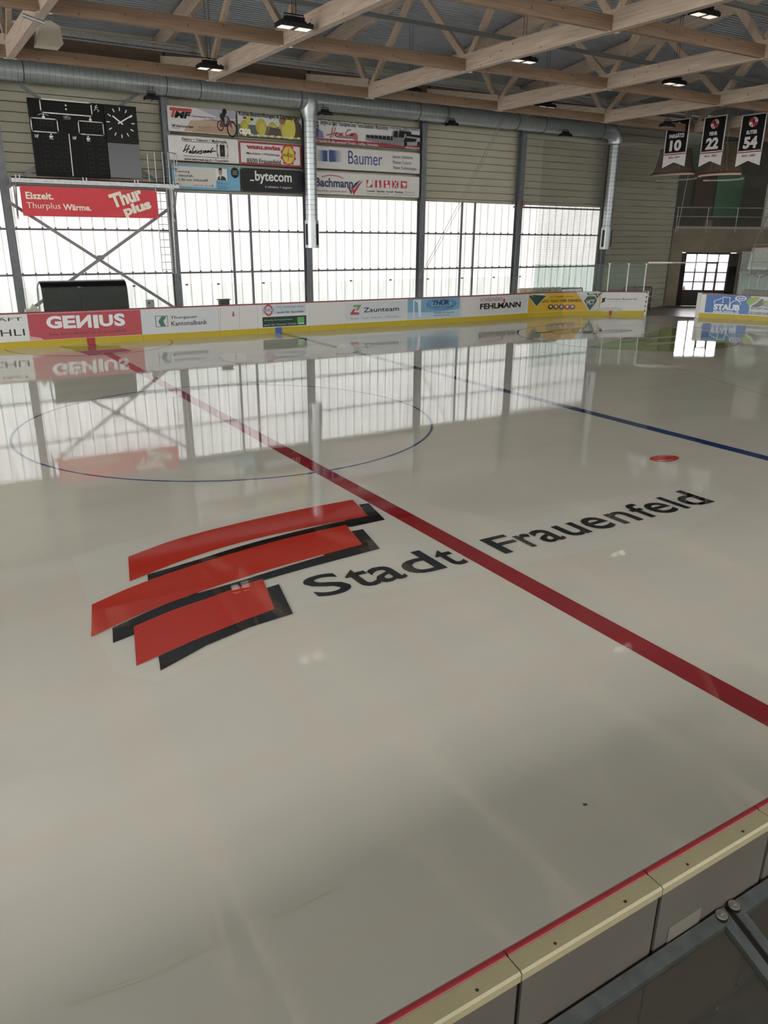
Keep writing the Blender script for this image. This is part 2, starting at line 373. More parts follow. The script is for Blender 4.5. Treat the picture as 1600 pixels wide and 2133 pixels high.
# pale film sheets sunk around the town name and frosty patches
FILM = ice_mat('#cfccc4', 'ice_film', .03)
def frost(name, pts, c):
    p = iprint(); p.custom[c] = ICECOL.setdefault(c, ice_mat(c, 'ice_frost_'+c, .05)); p.lift = (.0003 if name == 'white_underlay' else p.lift); p.polyp(pts, c); return p.build(name, floor)
frost('white_underlay', [(150, 1160), (700, 1010), (1080, 1090), (1290, 1035), (1480, 1000), (1540, 1040), (1420, 1110), (1000, 1190), (640, 1260), (330, 1420), (235, 1400)], '#d6d3c9')
frost('frost_patch', [(702, 722), (712, 716), (740, 717), (750, 721), (748, 731), (730, 736), (712, 738), (698, 735)], '#e3e0d8')
frost('frost_patch', [(563, 733), (600, 728), (640, 731), (620, 741), (575, 745)], '#d9d6ce')
frost('frost_patch', [(452, 741), (480, 735), (510, 738), (515, 752), (500, 757), (470, 752)], '#dedbd3')
frost('scrape_line', [(120, 2096), (300, 2038), (395, 1992), (506, 1937), (506, 1939), (395, 1995), (300, 2042), (122, 2100)], '#d6cfb9')
frost('scrape_line', [(556, 1912), (630, 1882), (705, 1845), (706, 1848), (630, 1886), (557, 1916)], '#d6cfb9')
frost('scuff_mark', [(1214, 1676), (1223, 1676), (1223, 1680), (1215, 1681)], '#5e574b')

# ------------------------------------------------------------------ far wall: translucent lower band, sandwich panels above
COLX = [-14, -8, -2, 4, 10, 16, 22, 28.25, 34.4]
YW = 16.75
def wallpanel_mat():
    m = bpy.data.materials.new('beige_sandwich_panels'); m.use_nodes = True; nt = m.node_tree; p_ = nt.nodes['Principled BSDF']; L = nt.links.new
    tc = nt.nodes.new('ShaderNodeTexCoord'); n = nt.nodes.new('ShaderNodeTexNoise'); n.inputs['Scale'].default_value = .8; n.inputs['Detail'].default_value = 5
    r = nt.nodes.new('ShaderNodeValToRGB'); r.color_ramp.elements[0].color = lin('#9b9989'); r.color_ramp.elements[1].color = lin('#aeac9b')
    L(tc.outputs['Object'], n.inputs['Vector']); L(n.outputs['Fac'], r.inputs[0]); L(r.outputs[0], p_.inputs['Base Color']); p_.inputs['Roughness'].default_value = .55
    return m
WP = wallpanel_mat(); GROOVE = mat('#55544b', .7)
def panel_wall(mb, x0, x1, z0, z1, y, pitch=.33):
    z = z1
    while z > z0+.02:
        b = max(z-pitch, z0); h = z-b
        mb.add([(x0, y, b), (x1, y, b), (x1, y, b+.018), (x0, y, b+.018)], [(0, 1, 2, 3)], 1)
        mb.add([(x0, y-.012, b+.018), (x1, y-.012, b+.018), (x1, y-.012, z-.006), (x0, y-.012, z-.006)], [(0, 1, 2, 3)], 0)
        mb.add([(x0, y-.012, z-.006), (x1, y-.012, z-.006), (x1, y, z), (x0, y, z)], [(0, 1, 2, 3)], 0)
        mb.add([(x0, y, b+.018), (x1, y, b+.018), (x1, y-.012, b+.018), (x0, y-.012, b+.018)], [(0, 1, 2, 3)], 0)
        z = b
    mb.box((x0, y, z0), (x1, y+.2, z1), 0)
mb = MB()
panel_wall(mb, -34, 28.25, 5.52, 11.6, YW); panel_wall(mb, 28.25, 34.4, 0, 11.6, YW)
mb.box((-34, YW, 0), (28.25, YW+.25, .35))
struct(mb.build('wall_far', [WP, GROOVE]))
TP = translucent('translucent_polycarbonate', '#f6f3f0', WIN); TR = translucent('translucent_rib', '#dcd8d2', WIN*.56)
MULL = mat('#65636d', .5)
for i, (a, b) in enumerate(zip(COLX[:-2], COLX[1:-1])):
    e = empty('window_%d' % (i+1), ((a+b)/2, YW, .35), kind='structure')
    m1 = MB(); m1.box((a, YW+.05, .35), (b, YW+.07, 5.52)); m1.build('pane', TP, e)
    m2 = MB(); x = a+.25
    while x < b-.1:
        m2.bar((x, YW+.035, .35), (x, YW+.035, 5.50), .045, .05); x += .455
    m2.build('rib', TR, e)
    m3 = MB()
    for z in (2.42, 4.06):
        m3.box((a, YW-.02, z-.035), (b, YW+.04, z+.035)); x = a+.25
        while x < b-.1: m3.box((x-.03, YW-.03, z+.03), (x+.03, YW+.03, z+.08)); x += .455
    if a == 22: m3.box((a, YW-.03, 5.36), (b, YW+.04, 5.44))
    m3.box((a, YW-.02, .33), (b, YW+.04, .42)); m3.build('rail', MULL, e)
    if a in (4, 16):
        for x in ((6.66, 7.48) if a == 4 else (18.70, 19.50)):
            m4 = MB(); m4.box((x-.045, YW-.03, .35), (x+.045, YW+.04, 5.52)); m4.build('mullion', MULL, e)
# steel columns
pos = ['far left, partly outside the frame', 'left of the scoreboard', 'between the scoreboard and the sponsor banners', 'behind the first round air duct drop', 'right of the three wide sponsor banners', 'with the small red lamp at window height', 'behind the right-hand duct drop', 'at the corner beside the balcony']
for i, x in enumerate(COLX[1:]):
    if x > 30: continue
    mb = MB(); w_, d_ = .27, .3
    mb.box((x-w_/2, 16.2, 0), (x+w_/2, 16.22, 10.5)); mb.box((x-w_/2, 16.5, 0), (x+w_/2, 16.52, 10.5)); mb.box((x-.01, 16.22, 0), (x+.01, 16.5, 10.5))
    mb.box((x-.17, 16.17, 0), (x+.17, 16.55, .03))
    o = mb.build('steel_column', STEEL, None, (x, 16.36, 0)); tag(o, 'grey steel wall column, '+pos[i], 'column', 'steel wall columns')
# ------------------------------------------------------------------ right-hand concrete part (runs obliquely), gate door, balcony
O2 = Vector((34.4, 17.0, 0)); U2 = Vector((cos(YAW), -sin(YAW), 0)); N2 = Vector((sin(YAW), cos(YAW), 0))
def wpt(u, d, z): return O2 + U2*u + N2*d + Vector((0, 0, z))
def onw(px, off=0.):
    d = ray(px); t = ((O2-CAM).dot(N2)+off)/d.dot(N2); P = CAM+d*t; return ((P-O2).dot(U2), P.z)
def wbox(mb, u0, u1, d0, d1, z0, z1, mi=0):
    mb.add([wpt(u, d, z) for z in (z0, z1) for u, d in ((u0, d0), (u1, d0), (u1, d1), (u0, d1))], [(3,2,1,0),(4,5,6,7),(0,1,5,4),(1,2,6,5),(2,3,7,6),(3,0,4,7)], mi)
CONC = mat('#7d7361', .75, 0, .18, .9, .1)
mb = MB()
wbox(mb, .1, 1.0, 0, .4, 0, 3.15); wbox(mb, .1, 12, 0, .4, 3.15, 4.62); wbox(mb, 4.45, 12, 0, .4, 0, 3.15)
struct(mb.build('wall_right', CONC))
mb = MB(); wbox(mb, 1.0, 1.3, 0, .3, 0, 3.12); wbox(mb, 3.97, 4.45, 0, .3, 0, 3.12); wbox(mb, 1.3, 3.97, .05, .3, 3.06, 3.15)
struct(mb.build('trim_1', mat('#1f1b1c', .6)))
door = empty('door_1', wpt(2.6, 0, 0), kind='structure')
DM = mat('#3a3640', .4)
mb = MB(); wbox(mb, 1.3, 3.97, .12, .17, 0, .92); mb.build('bottom_panel', mat('#34332f', .5), door)
mb = MB()
for u in (1.3, 1.95, 2.6, 3.3, 3.94): wbox(mb, u-.025, u+.025, .08, .16, .9, 3.08)
for z in (.93, 1.44, 2.0, 2.58, 3.07): wbox(mb, 1.3, 3.97, .08, .16, z-.028, z+.028)
for u in (2.62, 3.27): wbox(mb, u-.05, u+.05, .06, .17, .05, 2.62)
wbox(mb, 2.6, 3.3, .06, .17, 2.5, 2.62)
mb.build('frame', DM, door)
mb = MB(); wbox(mb, 1.3, 3.97, .115, .125, .9, 3.08); mb.build('pane', glass_mat('gate_panes', (.95, .94, .98, 1), .06), door)
# what is outside the gate: pale yard and facade
mb = MB(); wbox(mb, -6, 14, 9, 9.3, 0, 1.9); o = mb.build('neighbour_building', mat('#f2ebef', .7, 0, .06, 1.)); tag(o, 'pale building seen outside through the gate panes', 'building')
# steel corner column and balcony
mb = MB(); mb.bar(wpt(0, -.12, 0), wpt(0, -.12, 10.6), .3, .3, up=(0, 1, 0)); o = mb.build('steel_column', mat('#4d5256', .5, .3), None, tuple(wpt(0, -.12, 0)))
tag(o, 'dark steel column at the corner beside the gate and the balcony', 'column', 'steel wall columns')
mb = MB(); wbox(mb, .3, 12, -.25, 2.6, 4.5, 4.64); struct(mb.build('trim_2', mat('#9b958a', .6, 0, .1, 3)))
mb = MB(); wbox(mb, -.2, 14, 2.8, 3.0, 4.6, 11.5, 0); wbox(mb, -.2, .1, 0, 3, 4.6, 11.5, 0)
struct(mb.build('wall_balcony', mat('#3d3f38', .7, 0, .12, 2)))
mb = MB(); mb.box((45, -27, 0), (45.3, 13, 12)); struct(mb.build('wall_end', mat('#46463f', .8)))
mb = MB(); mb.box((-36, -27.3, 0), (45, -27, 5.2)); struct(mb.build('wall_light_block', mat('#8b877c', .8)))  # unseen wall, added behind the camera to block low light
mb = MB()
for k in range(9): mb.box((-34, -17.4-k*.9-.9, 0), (40, -17.4-k*.9, .6+k*.42))
struct(mb.build('terraces_light_block', mat('#6f6a60', .85)))  # unseen stand steps, added to keep light from behind off the foreground
mb = MB(); wbox(mb, 3.55, 5.2, 2.6, 2.72, 5.2, 7.7); o = mb.build('green_board', mat('#1d5a3c', .6, 0, .1, 3), None, tuple(wpt(4.5, 2.66, 5.2))); tag(o, 'dark green wall panel at the back of the balcony', 'panel')
mb = MB(); wbox(mb, 2.2, 3.3, 2.5, 2.75, 5.9, 7.6); o = mb.build('brown_panel', mat('#3b2a20', .6), None, tuple(wpt(2.7, 2.6, 5.9))); tag(o, 'dark brown panel left of the green one on the balcony wall', 'panel')
mb = MB(); wbox(mb, 2.5, 2.95, 1.0, 1.4, 4.64, 5.0); o = mb.build('cardboard_box', mat('#6b5f4c', .7), None, tuple(wpt(2.7, 1.2, 4.64))); tag(o, 'small brown box standing on the balcony floor', 'box')
rail = empty('balcony_railing', wpt(3, -.2, 4.64), 'thin galvanised tube railing along the edge of the concrete balcony', 'railing')
for z in (5.18, 5.68):
    mb = MB(); mb.tube([wpt(.25, -.2, z), wpt(10, -.2, z)], .022, 8); mb.build('rail', GALV, rail)
for u in (.35, 2.15, 3.9, 5.5, 7.2):
    mb = MB(); mb.tube([wpt(u, -.2, 4.3), wpt(u, -.2, 5.7)], .022, 8); mb.build('post', GALV, rail)
mb = MB(); mb.tube([wpt(.4, -.35, 4.35), wpt(.62, -.35, 7.6)], .02, 8); o = mb.build('net_pole', GALV, None, tuple(wpt(.5, -.35, 4.35))); tag(o, 'thin bright pole rising from the balcony edge beside the corner column', 'pole')

# ------------------------------------------------------------------ roof
YN = [10.97, 5.12, -.73, -6.58, -12.0]
def tcz(y): return 10.45 + .127*(15.2-abs(y+.4)*1.0) if True else 0
def tcz(y): return 10.45 + .127*(15.2-max(y, -y-.0)) if y > 0 else 10.45+.127*(15.2-abs(y))
ROOFM = mat('#969da3', .38, .35, .12, .6)
mb = MB(); P_ = .17; prof = []
y = 17.2
while y > -27.:
    for k, (dy, dz) in enumerate(((0, 0), (.06, 0), (.075, .035), (.15, .035))):
        yy = y-dy; prof.append((yy, tcz(yy)+.62+dz))
    y -= P_
vs = [(x, yy, zz) for x in (-36, 46) for yy, zz in prof]; n = len(prof)
mb.add(vs, [(i, i+1, n+i+1, n+i) for i in range(n-1)])
struct(mb.build('ceiling', ROOFM))
mb = MB(); vs = [(x, yy, tcz(yy)+.9) for x in (-36, 46) for yy in (17.2, 0, -27)]; mb.add(vs, [(0, 1, 4, 3), (1, 2, 5, 4)]); struct(mb.build('ceiling_insulation', mat('#3a3b3c', .9)))
TX = [-14, -8, -2, 4, 10, 16, 22, 28, 34, 40]
TN = [12.6, 8.05, 2.2, -3.65, -9.3]
tname = {-14: 'outside the left edge', -8: 'at the far left', -2: 'above the scoreboard side, leftmost large one', 4: 'meeting the duct right of the scoreboard', 10: 'meeting the duct beside the first duct drop',
         16: 'ending above the fifth column', 22: 'ending above the right-hand duct drop', 28: 'just before the jersey banners', 34: 'behind the jersey banners', 40: 'over the balcony'}
for x in TX:
    zb = 8.66 if x < 12 else 8.72
    e = empty('roof_truss', (x, 0, zb), 'pale glulam roof truss spanning the rink, '+tname[x], 'truss', 'glulam roof trusses')
    wd = .2
    mb = MB(); mb.add([(x+s*wd/2, yy, zz) for s in (-1, 1) for yy, zz in ((11.1, zb), (-13, zb), (-13, zb+.46), (10.7, zb+.46), (11.1, zb+.36))],
        [(0, 1, 2, 3, 4), (9, 8, 7, 6, 5), (0, 5, 6, 1), (1, 6, 7, 2), (2, 7, 8, 3), (3, 8, 9, 4), (4, 9, 5, 0)]); mb.build('bottom_chord', WOOD_Y, e)
    mb = MB(); mb.bar((x, 16.75, 10.08), (x, 10.95, 9.12-.06), wd-.02, .44); mb.build('end_chord', WOOD_Y, e)
    mb = MB()
    for ya, yb in ((16.75, 0), (0, -17)): mb.bar((x, ya, tcz(ya)+.29), (x, yb, tcz(yb)+.29), wd, .58)
    mb.build('top_chord', WOOD_Y, e)
    pairs = [(10.97, 12.6), (10.97, 8.05), (5.12, 8.05), (5.12, 2.2), (-.73, 2.2), (-.73, -3.65), (-6.58, -3.65), (-6.58, -9.3), (-12, -9.3)]
    for a, b in pairs:
        s = .14 if b > a else -.14
        mb = MB(); mb.bar((x, a+s, zb+.4), (x, b-s*.6, tcz(b)+.1), .13, .2, up=(0, 1, 0)); mb.build('web_strut', WOOD_Z, e)
    mb = MB()
    for yn in YN[:4]:
        for s in (-1, 1): mb.box((x+s*.1-.012*(s < 0), yn-.06, zb-.012), (x+s*.17, yn+.06, zb-.002)) if s > 0 else mb.box((x-.17, yn-.06, zb-.012), (x-.1, yn+.06, zb-.002))
    mb.build('steel_plate', mat('#c9c4bb', .4, .3), e)
rows = ['nearest the duct', 'second row from windows', 'third row from windows', 'fourth row from windows']
for i, (a, b) in enumerate(zip(TX[1:-1], TX[2:])):
    for k, yn in enumerate(YN[:4]):
        zb = 8.66 if a < 10 else 8.72
        mb = MB(); mb.box((a+.1, yn-.06, zb), (b-.1, yn+.06, zb+.33))
        o = mb.build('timber_purlin', WOOD_X, None, ((a+b)/2, yn, zb)); tag(o, 'brown purlin %s, bay %s' % (rows[k], ['far left', 'over the scoreboard', 'over the six small banners', 'over the three wide banners', 'over the plain wall by the rope', 'by the right-hand duct drop', 'in front of the jersey banners', 'over the balcony'][i]), 'beam', 'timber purlins')
for i, (a, b) in enumerate(zip(TX[1:-1], TX[2:])):
    mb = MB(); mb.box((a+.1, 16.0, 9.93), (b-.1, 16.16, 10.32)); o = mb.build('edge_beam', WOOD_D, None, ((a+b)/2, 16.08, 9.93))
    tag(o, 'dark timber edge beam high on the window wall, bay %s' % ['far left', 'over the scoreboard', 'over the six small banners', 'over the three wide banners', 'over the plain wall by the rope', 'by the right-hand duct drop', 'behind the jersey banners', 'over the balcony'][i], 'beam', 'edge beams at the eaves')
# tray and pipe along the hall
tr = empty('cable_tray', (6, 12.4, 9.75), 'galvanised cable tray running along the hall above the window-side purlins', 'cable tray')
mb = MB(); mb.box((-14, 12.2, 9.66), (40, 12.6, 9.68)); mb.box((-14, 12.2, 9.68), (40, 12.22, 9.75)); mb.box((-14, 12.58, 9.68), (40, 12.6, 9.75)); mb.build('tray', GALV, tr)
mb = MB(); mb.tube([(-14, 12.3, 9.62), (40, 12.3, 9.62)], .03, 8); mb.tube([(-14, 12.05, 9.78), (40, 12.05, 9.78)], .025, 8); mb.build('conduit', GALV, tr)
mb = MB(); mb.box((-14, 4.15, 9.42), (40, 4.27, 9.52)); o = mb.build('cable_channel', mat('#6b6f70', .45, .5), None, (6, 4.2, 9.42)); tag(o, 'grey metal cable channel crossing the truss webs along the hall', 'cable channel')
mb = MB(); mb.box((-14, -1.75, 9.42), (40, -1.63, 9.52)); o = mb.build('cable_channel', mat('#6b6f70', .45, .5), None, (6, -1.7, 9.42)); tag(o, 'second grey cable channel, nearer to the stands', 'cable channel')

# ------------------------------------------------------------------ air duct
YD, ZD, RD = 15.72, 9.17, .36
du = empty('air_duct', (12, YD, ZD), 'long round galvanised spiral air duct under the eaves with two drops', 'duct')
pts = []; rr = []
x = -20.
while x < 27.1:
    pts.append(x); x += .20
mb = MB(); mb.tube([(-20, YD, ZD), (27.2, YD, ZD)], RD, 28)
for x in pts: mb.tube([(x, YD, ZD), (x+.012, YD, ZD)], RD+.004, 28, caps=False)
for x in pts: mb.tube([(x+.012, YD, ZD), (x+.02, YD, ZD)], RD+.0035, 28, 1, caps=False)
mb.build('main_pipe', [DUCT, mat('#5a6064', .5, .4)], du)
def drop(x, zb, last):
    mb = MB()
    if last:
        arc = [(x-.45+.5*sin(t), YD, ZD-.5+.5*cos(t)) for t in [i*pi/2/6 for i in range(7)]]
        mb.tube([(27.1, YD, ZD)]+[(27.27+.55*sin(t), YD, ZD-.55+.55*cos(t)) for t in [i*pi/2/7 for i in range(8)]], .36, 18)
        x = 27.82
    else:
        mb.tube([(x-.42, YD, ZD), (x-.3, YD, ZD)], RD+.03, 18); mb.tube([(x+.3, YD, ZD), (x+.42, YD, ZD)], RD+.03, 18)
        mb.tube([(x, YD, ZD), (x, YD, ZD-.45), (x, YD, ZD-.7)], [.42, .36, .28], 18)
    mb.build('elbow', DUCT, du)
    pts = []; rr = []; z = ZD-.6
    mb = MB(); mb.tube([(x, YD, z), (x, YD, zb+1.0)], .25, 24)
    while z > zb+1.2: mb.tube([(x, YD, z), (x, YD, z-.014)], .2535, 24, 1, caps=False); z -= .20
    mb.build('drop_pipe', [DUCT, mat('#5a6064', .5, .4)], du)
    mb = MB(); mb.tube([(x, YD, zb), (x, YD, zb+1.12)], .30, 18); o = mb.build('outlet', DUCT, du)
    m2 = MB()
    for a in (-2.03-1.15, -2.03+.62):
        for k in range(4):
            t0 = a+k*.12; t1 = t0+.12
            m2.add([(x+.305*cos(t0), YD+.305*sin(t0), zb+.12), (x+.305*cos(t1), YD+.305*sin(t1), zb+.12), (x+.305*cos(t1), YD+.305*sin(t1), zb+.98), (x+.305*cos(t0), YD+.305*sin(t0), zb+.98)], [(0, 1, 2, 3)])
    m2.build('grille', mat('#2b2a28', .6), o)
drop(9.9, 3.42, False); drop(28.0, 3.35, True)
for x in (-1, 3.9, 5.2, 9.4, 15.2, 16.7, 20.9, 22.6, 26.6):
    mb = MB(); mb.tube([(x+.0, YD+(RD+.02)*sin(t), ZD+(RD+.02)*cos(t)) for t in [i*2*pi/20 for i in range(21)]], .014, 6, caps=False)
    mb.build('hanger_strap', mat('#3b3e40', .5), du)

# ------------------------------------------------------------------ lamps
LENS = emis('#fff7ea', LAMP, 'lamp_lens'); LENSOFF = mat('#8f9194', .3)
def lampfix(px, y, label, size=.52, on=True, topz=None, xx=None):
    P = ony(px, y) if xx is None else onx(px, xx); s = size; e = empty('flood_lamp', P, label, 'lamp', 'black flood lamps under the roof')
    mb = MB(); mb.box((P.x-s/2, P.y-.19, P.z-.03), (P.x+s/2, P.y+.19, P.z+.07))
    mb.box((P.x-s*.28, P.y-.1, P.z+.06), (P.x+s*.28, P.y+.1, P.z+.2))
    for k in range(7): fx = P.x-s*.42+k*s*.14; mb.box((fx-.006, P.y-.17, P.z+.06), (fx+.006, P.y+.17, P.z+.11))
    mb.build('housing', BLACK, e)
    for sx in (-1, 1):
        m2 = MB(); m2.box((P.x+sx*s*.27-s*.19, P.y-.13, P.z-.037), (P.x+sx*s*.27+s*.19, P.y+.13, P.z-.03)); m2.build('lens', LENS if on else LENSOFF, e)
    m3 = MB(); m3.tube([(P.x-s*.3, P.y, P.z+.05), (P.x-s*.3, P.y, P.z+.26), (P.x+s*.3, P.y, P.z+.26), (P.x+s*.3, P.y, P.z+.05)], .015, 6, sm=False)
    tz = topz or tcz(P.y)+.59
    m3.tube([(P.x-.05, P.y, P.z+.26), (P.x-.08, P.y, tz)], .008, 5); m3.tube([(P.x+.05, P.y, P.z+.26), (P.x+.08, P.y, tz)], .008, 5)
    m3.build('bracket', BLACK, e)
lampfix((613, 56), 5.3, 'lit black flood lamp hanging in front of the second large beam, the largest lamp', .85, xx=3.3)
lampfix((437, 142), 11.1, 'lit black flood lamp at the end of the beam right of the scoreboard', .75, xx=3.35)
lampfix((1090, 126), 5.3, 'lit black flood lamp below the third large beam, upper middle', .9)
lampfix((855, 190), 11.4, 'lit black flood lamp half hidden behind the purlin above the wide banners', .8)
lampfix((1136, 222), 11.2, 'lit black flood lamp in front of the fourth beam end', .9)
lampfix((1467, 30), -.4, 'lit black flood lamp at the upper right corner of the picture', .85)
lampfix((1405, 174), 5.2, 'lit black flood lamp under the beam right of centre, above the jersey banners', .9)
lampfix((316, 207), 15.2, 'unlit black flood lamp hanging on a cable above the scoreboard clock', .5, False, 9.0)
lampfix((677, 239), 15.2, 'unlit black flood lamp hanging just right of the first duct drop', .5, False, 9.0)
lampfix((941, 261), 15.2, 'unlit black flood lamp hanging before the plain wall near the rope', .5, False, 9.0)
lampfix((1178, 283), 15.2, 'unlit black flood lamp hanging below the duct left of the right-hand drop', .55, False, 9.0)
lampfix((1390, 263), 9.2, 'unlit black flood lamp hanging beside the number 10 banner', .6, False)
# loudspeaker under the first truss
sp = ony((100, 74), 10.0)
mb = MB(); mb.prism([(-.45, 0), (.3, 0), (.42, .12), (.36, .62), (.1, .75), (-.25, .7)], lambda a: (sp.x+a[0]*.85, sp.y-.2, sp.z-.3+a[1]*.85), lambda a: (sp.x+a[0]*.85, sp.y+.25, sp.z-.3+a[1]*.85))
mb.box((-1.95, sp.y-.03, sp.z+.2), (sp.x+.1, sp.y+.03, sp.z+.26)); o = mb.build('loudspeaker', mat('#c6bfae', .5), None, tuple(sp)); tag(o, 'cream loudspeaker box hanging beside the leftmost large beam', 'loudspeaker')
sp = ony((70, 40), 5.0); mb = MB(); mb.tube([sp+Vector((-.22, 0, .05)), sp+Vector((.22, 0, -.05))], .045, 10); mb.tube([sp+Vector((0, 0, .0)), Vector((-2.05, sp.y, 8.8))], .012, 5); o = mb.build('tube_lamp', GALV, None, tuple(sp)); tag(o, 'short silvery tube lamp beside the leftmost large beam', 'lamp')
# rope
a = ony((1048, 244), 14.9); b = ony((872, 580), 15.4)
mb = MB(); mb.tube([a+(b-a)*t+Vector((0, 0, -.35*t*(1-t))) for t in [i/10 for i in range(11)]], .012, 5)
mb.tube([a+(b-a)*t+Vector((.12, 0, -.6*t*(1-t))) for t in [i/10 for i in range(11)]], .010, 5)
o = mb.build('rope', mat('#8a877e', .8), None, tuple(a)); tag(o, 'slack pale rope hanging diagonally from the duct to the boards', 'rope')
c_ = ony((1091, 424), 16.1); mb = MB(); mb.tube([c_+Vector((0, 0, -.12)), c_+Vector((0, 0, .12))], [.06, .05], 10); o = mb.build('signal_lamp', mat('#8a3a2a', .4), None, tuple(c_)); tag(o, 'small red signal lamp on a steel column at window height', 'lamp')

# ------------------------------------------------------------------ braces, scoreboard, walkway
mb = MB(); mb.bar((-2, 16.15, 5.0), (4, 16.15, .9), .05, .11); mb.bar((-2, 16.05, 1.05), (4, 16.05, 5.0), .05, .11)
mb.box((.9, 16.02, 2.98), (1.12, 16.18, 3.14)); o = mb.build('cross_brace', mat('#77787c', .5, .3), None, (1, 16.1, 3)); tag(o, 'grey steel cross brace in front of the window below the red banner', 'brace')
mb = MB(); mb.bar((-2.1, 16.15, 9.45), (4, 16.15, 5.5), .05, .11); mb.bar((-2, 16.05, 5.4), (4.2, 16.05, 9.7), .05, .11); o = mb.build('cross_brace', mat('#66686a', .5, .3), None, (1, 16.1, 7)); tag(o, 'grey steel cross brace behind the scoreboard', 'brace')
YS = 15.85
def wm(y): return (lambda u, v, l: Vector((u, y-l, v))), (lambda q: (ony(q, y).x, ony(q, y).z))
sb = empty('scoreboard', (1, YS, 5.85), 'large black electronic scoreboard with rounded white frames and unlit digits', 'scoreboard')
SX0, SXM, SX1, SZ0, SZ1 = -.93, 1.62, 2.80, 5.86, 8.36
mb = MB(); mb.box((SX0, YS, SZ0), (SXM, YS+.15, SZ1)); mb.build('display_case', mat('#060607', .5), sb)
mp, px = wm(YS); p = Print(mp, px, .5)
c6 = crop(0, 180, .25)
def rrect(p, a, b, wd, col, r=.05):
    (u0, v0), (u1, v1) = p.px(a), p.px(b); v0, v1 = min(v0, v1), max(v0, v1); pts = []
    for cx, cy, t0 in ((u1-r, v1-r, 0), (u0+r, v1-r, pi/2), (u0+r, v0+r, pi), (u1-r, v0+r, 3*pi/2)):
        for k in range(5): t = t0+k*pi/8; pts.append((cx+r*cos(t), cy+r*sin(t)))
    p.stroke(pts+[pts[0]], wd, col)
WHT = '#d9dad6'
def part(name, fn):
    q_ = Print(mp, px, .5); fn(q_); q_.build(name, sb)
part('display_frame', lambda p: rrect(p, c6(342, 215), c6(756, 140), .035, WHT)); part('display_frame', lambda p: rrect(p, c6(268, 372), c6(474, 276), .03, WHT)); part('display_frame', lambda p: rrect(p, c6(662, 396), c6(856, 302), .03, WHT))
part('divider_line', lambda p: p.strokep([c6(574, 398), c6(610, 745)], .03, WHT))
for q in (c6(547, 157), c6(550, 190)): part('colon_dot', lambda p: p.ellp(q, .03, .03, '#f0f0ee', n=10))
p.textp('10\'', c6(292, 425), c6(322, 400), WHT, .03); p.textp('10\'', c6(608, 442), c6(636, 418), WHT, .03)
p.textp('Ω', c6(545, 250), c6(563, 236), '#9d9e9b', 0); p.textp('OMEGA', c6(528, 266), c6(588, 250), '#9d9e9b', .01); p.strokep([c6(530, 272), c6(588, 276)], .008, '#9d9e9b')
for q in (c6(362, 252), c6(752, 276)):
    u, v = p.px(q); p.poly([(u-.045, v-.05), (u+.045, v-.05), (u+.05, v+.01), (u+.02, v+.035), (u-.02, v+.035), (u-.05, v+.01)], WHT); p.ell(u, v+.06, .018, .022, WHT, n=10)
u, v = p.px(c6(358, 236)); p.stroke([(u-.17, v-.02), (u-.1, v+.015), (u, v+.025), (u+.1, v+.015), (u+.17, v-.02)], .012, WHT)
for q in (c6(426, 415), c6(735, 433)):
    u, v = p.px(q); p.ell(u, v+.06, .028, .028, WHT, n=10); p.poly([(u-.07, v), (u-.03, v+.03), (u, v), (u+.04, v+.03), (u+.07, v-.01), (u+.02, v-.06), (u-.05, v-.06)], WHT); p.rect(u-.06, v-.1, u+.06, v-.08, WHT)
u, v = p.px(c6(800, 190)); p.stroke([(u, v+.1), (u-.02, v+.02), (u-.07, v-.05)], .02, WHT); p.stroke([(u-.04, v+.07), (u+.06, v+.05)], .018, WHT); p.stroke([(u, v), (u+.1, v-.04), (u+.03, v-.09)], .014, WHT); p.ell(u+.02, v+.12, .02, .02, WHT, n=8)
# unlit seven-segment digits made of dots
def digit(p, u, v, wd, h, col, n=4):
    pts = set()
    for k in range(n+1): t = k/n; pts |= {(round(t, 2), 0), (round(t, 2), .5), (round(t, 2), 1)}
    for k in (.25, .75): pts |= {(0, k), (1, k)}
    for a, b in pts: s = .012; p.face([(u+a*wd-s, v+b*h-s), (u+a*wd+s, v+b*h-s), (u+a*wd+s, v+b*h+s), (u+a*wd-s, v+b*h+s)], col)
LED = '#333a33'; LED2 = '#1c1b1e'
for z in (7.0, 6.52, 6.05):
    for x0 in (-.72, .80):
        for k in range(5): p.face([(x0-.012, z+k*.085-.012), (x0+.012, z+k*.085-.012), (x0+.012, z+k*.085+.012), (x0-.012, z+k*.085+.012)], LED)
        for dx in (.13, .48, .76 if x0 < 0 else .70): part('unlit_digit', lambda p: digit(p, x0+dx, z, .19 if x0 < 0 else .16, .32, LED))
        for dz in (.08, .22): p.ell(x0+.40, z+dz, .014, .014, LED, n=6)
for x0, n_ in ((-.72, 2), (.98, 2)):
    for k in range(n_): part('unlit_digit', lambda p: digit(p, x0+.12+k*.24, 7.52, .16, .24, LED))
    for k in range(4): p.face([(x0-.012, 7.52+k*.08-.012), (x0+.012, 7.52+k*.08-.012), (x0+.012, 7.52+k*.08+.012), (x0-.012, 7.52+k*.08+.012)], LED)
part('unlit_digit', lambda p: digit(p, .42, 7.42, .16, .24, LED2))
for dx in (-.3, -.05, .2, .55, .8): part('unlit_digit', lambda p: digit(p, dx, 8.0, .17, .22, LED2))
p.build('pictograms', sb)
ck = empty('wall_clock', (2.2, YS, 5.9), 'black square wall clock with white strokes showing ten past ten, above a grey panel', 'clock')
mb = MB(); mb.box((SXM+.02, YS-.02, 7.1), (SX1, YS+.15, 8.36)); mb.build('dial', mat('#0c0d0f', .4), ck)
mb = MB(); mb.box((SXM+.02, YS-.02, 5.92), (SX1, YS+.15, 7.09)); mb.build('lower_panel', mat('#44464a', .3, .5), ck)
